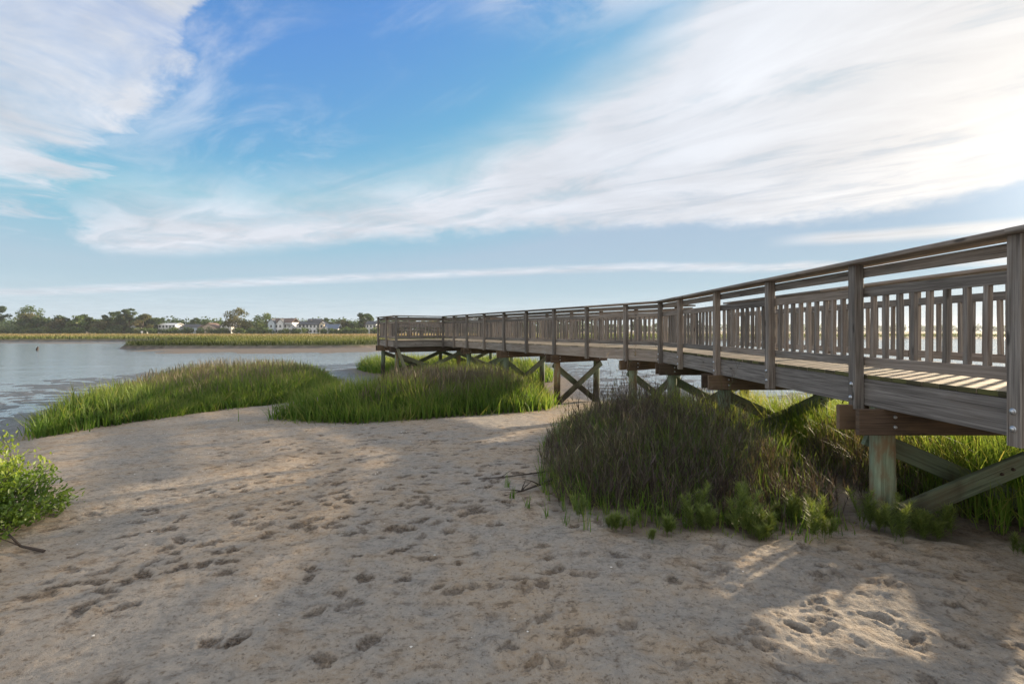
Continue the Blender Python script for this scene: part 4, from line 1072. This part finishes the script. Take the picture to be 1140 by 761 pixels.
# ------------------------------------------------------------------ sky, sun, camera
def build_world():
    w = bpy.data.worlds.new('World'); scene.world = w; w.use_nodes = True
    nt = w.node_tree; nt.nodes.clear(); g = NG(nt)
    out = g.node('ShaderNodeOutputWorld')
    sky = g.node('ShaderNodeTexSky', sky_type='NISHITA')
    sky.sun_disc = False; sky.sun_elevation = R(SUN_EL); sky.sun_rotation = R(SUN_AZ)
    sky.altitude = 0; sky.air_density = 1.0; sky.dust_density = 0.1; sky.ozone_density = 2.5
    D = g.node('ShaderNodeTexCoord').outputs['Generated']
    sp = g.node('ShaderNodeSeparateXYZ', {0: D}); x, y, z = sp.outputs
    az = g.m('MULTIPLY', g.m('ARCTAN2', x, y), 57.29578)
    el = g.m('MULTIPLY', g.m('ARCSINE', z, clamp=False), 57.29578)
    zc = g.m('MAXIMUM', z, 0.02)
    px, py = g.m('DIVIDE', x, zc), g.m('DIVIDE', y, zc)
    # the cloud sheet, seen as a plane overhead; fibres run along one direction
    s = g.m('ADD', g.m('MULTIPLY', px, .80), g.m('MULTIPLY', py, -.60)); t = g.m('ADD', g.m('MULTIPLY', px, .60), g.m('MULTIPLY', py, .80))
    fib = g.noise(g.comb(g.m('MULTIPLY', s, .9), g.m('MULTIPLY', t, 2.3), 3.1), 1.0, 9, .62, .9)
    puf = g.noise(g.comb(s, t, 8.0), 2.2, 9, .62, .5)
    wav = g.noise(g.comb(g.m('MULTIPLY', s, 1.0), g.m('MULTIPLY', t, 1.0), 1.7), .8, 5, .55, .3)
    wob = g.m('MULTIPLY', g.m('SUBTRACT', g.noise(g.vmul(D, (1, 1, 2.2)), 8.0, 8, .64), .5), 6.0)
    azw = g.m('ADD', az, g.m('MULTIPLY', wob, 1.2)); elw = g.m('ADD', el, g.m('MULTIPLY', wob, g.smooth(el, 3, 16, .15, 1)))
    def curve(pts, ymax=60.0):
        n = g.node('ShaderNodeFloatCurve'); c = n.mapping.curves[0]
        P = [((a + 60) / 130, max(0, (e + 10)) / (ymax + 10)) for a, e in pts]
        while len(c.points) < len(P): c.points.new(.5, .5)
        for p, (a, e) in zip(c.points, P): p.location = (a, e); p.handle_type = 'AUTO_CLAMPED'
        n.mapping.update()
        g.put(n.inputs['Value'], g.lin(azw, -60, 70))
        return g.m('SUBTRACT', g.m('MULTIPLY', n.outputs[0], ymax + 10), 10)
    lo = curve([(-60, 14), (-46, 11), (-41, 6.9), (-30.6, 8.2), (-18.5, 10.2), (0, 11.8), (14.4, 12.3), (28.9, 11.5), (40.3, 11.0), (48.3, 12.0), (60, 13), (70, 14)])
    hi = curve([(-60, 8), (-46, 8.5), (-40, 11.7), (-28, 13.4), (-16.5, 15.8), (-8, 18.6), (0, 22.0), (9, 26.5), (18.5, 31.5), (24.4, 36), (33, 43), (48, 55), (70, 60)])
    d_lo = g.m('SUBTRACT', elw, lo); d_hi = g.m('SUBTRACT', hi, elw)
    band = g.m('MULTIPLY', g.smooth(d_lo, -.5, 2.0), g.smooth(d_hi, -6, 4.5))
    band = g.m('MULTIPLY', band, g.lin(g.m('ADD', g.m('MULTIPLY', fib, .7), g.m('MULTIPLY', puf, .3)), .30, .54, .5, 1.1))
    lf = curve([(-60, 10), (-48.3, 10.8), (-45.2, 11.8), (-42.2, 13.8), (-40.5, 16.5), (-38.3, 19.8), (-36, 24), (-34.5, 30), (-33, 42), (-30, 60), (70, 60)])
    core_b = g.m('MULTIPLY', g.m('MULTIPLY', g.smooth(d_lo, -.3, 1.4), g.smooth(d_lo, 7.5, 2.2)), g.m('MULTIPLY', g.lin(puf, .25, .6, .62, 1.0), g.smooth(az, -46, -36)))
    band = g.m('MAXIMUM', band, core_b)
    left = g.m('MULTIPLY', g.smooth(g.m('ADD', g.m('SUBTRACT', elw, lf), g.m('MULTIPLY', g.m('SUBTRACT', puf, .5), 16)), -2.5, 5), g.lin(puf, .28, .58, .42, 0.98))
    st = curve([(-60, 2.6), (-48, 3.2), (-36, 4.6), (-18.5, 6.3), (0, 7.4), (14.4, 7.7), (28.9, 6.9), (48, 6), (70, 5)])
    dst = g.m('ABSOLUTE', g.m('SUBTRACT', g.m('ADD', el, g.m('MULTIPLY', wob, .10)), st))
    strip = g.m('MULTIPLY', g.smooth(dst, .75, .05), g.lin(puf, .3, .6, .35, .85))
    st2 = curve([(-60, 0), (26, 0), (30, 9.6), (40.3, 9.2), (48.3, 8.8), (70, 8.5)])
    strip2 = g.m('MULTIPLY', g.smooth(g.m('ABSOLUTE', g.m('SUBTRACT', el, st2)), .9, .1), g.smooth(az, 28, 36, 0, .8))
    veil = g.m('MULTIPLY', g.m('MULTIPLY', g.smooth(fib, .42, .75), g.smooth(el, 8, 22, .0, .55)), g.smooth(az, -40, -10, 1, .55))
    topw = g.m('MULTIPLY', g.smooth(el, 31, 37), g.m('MULTIPLY', g.smooth(az, -12, 2), g.smooth(fib, .35, .6, 0, .75)))
    low = g.m('MULTIPLY', g.smooth(el, 6.0, 1.0), .5)
    dens = band
    for v in (left, strip, strip2, veil, topw, low): dens = g.m('MAXIMUM', dens, v)
    sd = Vector((math.sin(R(SUN_AZ)) * math.cos(R(SUN_EL)), math.cos(R(SUN_AZ)) * math.cos(R(SUN_EL)), math.sin(R(SUN_EL))))
    dt = g.node('ShaderNodeVectorMath', operation='DOT_PRODUCT'); g.put(dt.inputs[0], D); dt.inputs[1].default_value = sd
    dot = g.m('MAXIMUM', dt.outputs['Value'], 0)
    glow = g.m('POWER', dot, 14); core = g.m('POWER', dot, 90)
    front = g.smooth(y, -.5, .2)
    rear_fill = g.m('MULTIPLY', g.smooth(y, .15, -.35), g.lin(puf, .3, .6, .55, 1.0))  # unseen bright cloud bank behind the camera, added as fill light
    dens = g.m('MAXIMUM', g.m('MULTIPLY', dens, front), rear_fill)
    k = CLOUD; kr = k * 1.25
    shade = g.m('MULTIPLY', g.lin(wav, .25, .7, .84, 1.06), g.lin(fib, .3, .65, .88, 1.05))
    cc = g.mix(g.m('MINIMUM', glow, 1.0), (k * .90, k * .95, k * 1.04), (k * 1.16, k * 1.10, k * 1.03))
    cc = g.mix(1.0, cc, g.comb(shade, shade, shade), 'MULTIPLY')
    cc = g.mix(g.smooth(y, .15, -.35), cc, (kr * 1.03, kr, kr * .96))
    base = g.mix(1.0, sky.outputs[0], SKY_TINT, 'MULTIPLY')
    base = g.mix(1.0, base, (1.55, 2.08, 2.65), 'DARKEN')
    base = g.mix(g.smooth(el, 13, 0, 0, HZ_MIX), base, (HZ[0], HZ[1], HZ[2]))
    col = g.mix(dens, base, cc)
    cg = g.m('MULTIPLY', core, k * 0.55)
    col = g.mix(1.0, col, g.comb(cg, g.m('MULTIPLY', cg, .93), g.m('MULTIPLY', cg, .84)), 'ADD')
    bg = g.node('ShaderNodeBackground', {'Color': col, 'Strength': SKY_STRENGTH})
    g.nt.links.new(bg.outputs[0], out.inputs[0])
CLOUD = 3.25
SKY_TINT = (0.68, 0.93, 1.16)
HZ = (1.92, 2.6, 2.8); HZ_MIX = 0.8
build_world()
sl = bpy.data.lights.new('sun', 'SUN'); sl.energy = SUN_STRENGTH; sl.angle = R(1.1); sl.color = (1.0, 0.80, 0.56)
so = bpy.data.objects.new('sun', sl); C.objects.link(so)
d = Vector((-math.sin(R(SUN_AZ)) * math.cos(R(SUN_EL)), -math.cos(R(SUN_AZ)) * math.cos(R(SUN_EL)), -math.sin(R(SUN_EL))))
so.rotation_euler = d.to_track_quat('-Z', 'Y').to_euler(); so.location = (30, 20, 15)

cam = bpy.data.cameras.new('camera'); cam.sensor_width = 36; cam.lens = 507 / 1140 * 36; cam.shift_y = -12.5 / 1140
cam.clip_start = .05; cam.clip_end = 20000
co = bpy.data.objects.new('camera', cam); C.objects.link(co)
co.location = (0, 0, CAM_Z); co.rotation_euler = (R(90), 0, 0)
scene.camera = co
scene.render.engine = 'CYCLES'
vs_ = scene.view_settings
vs_.view_transform = 'Standard'; vs_.look = 'None'; vs_.gamma = 1.0; vs_.exposure = EXPOSURE; vs_.use_curve_mapping = False
scene.cycles.max_bounces = 8; scene.cycles.transparent_max_bounces = 8
scene.cycles.use_denoising = True
scene.cycles.sample_clamp_indirect = 6.0
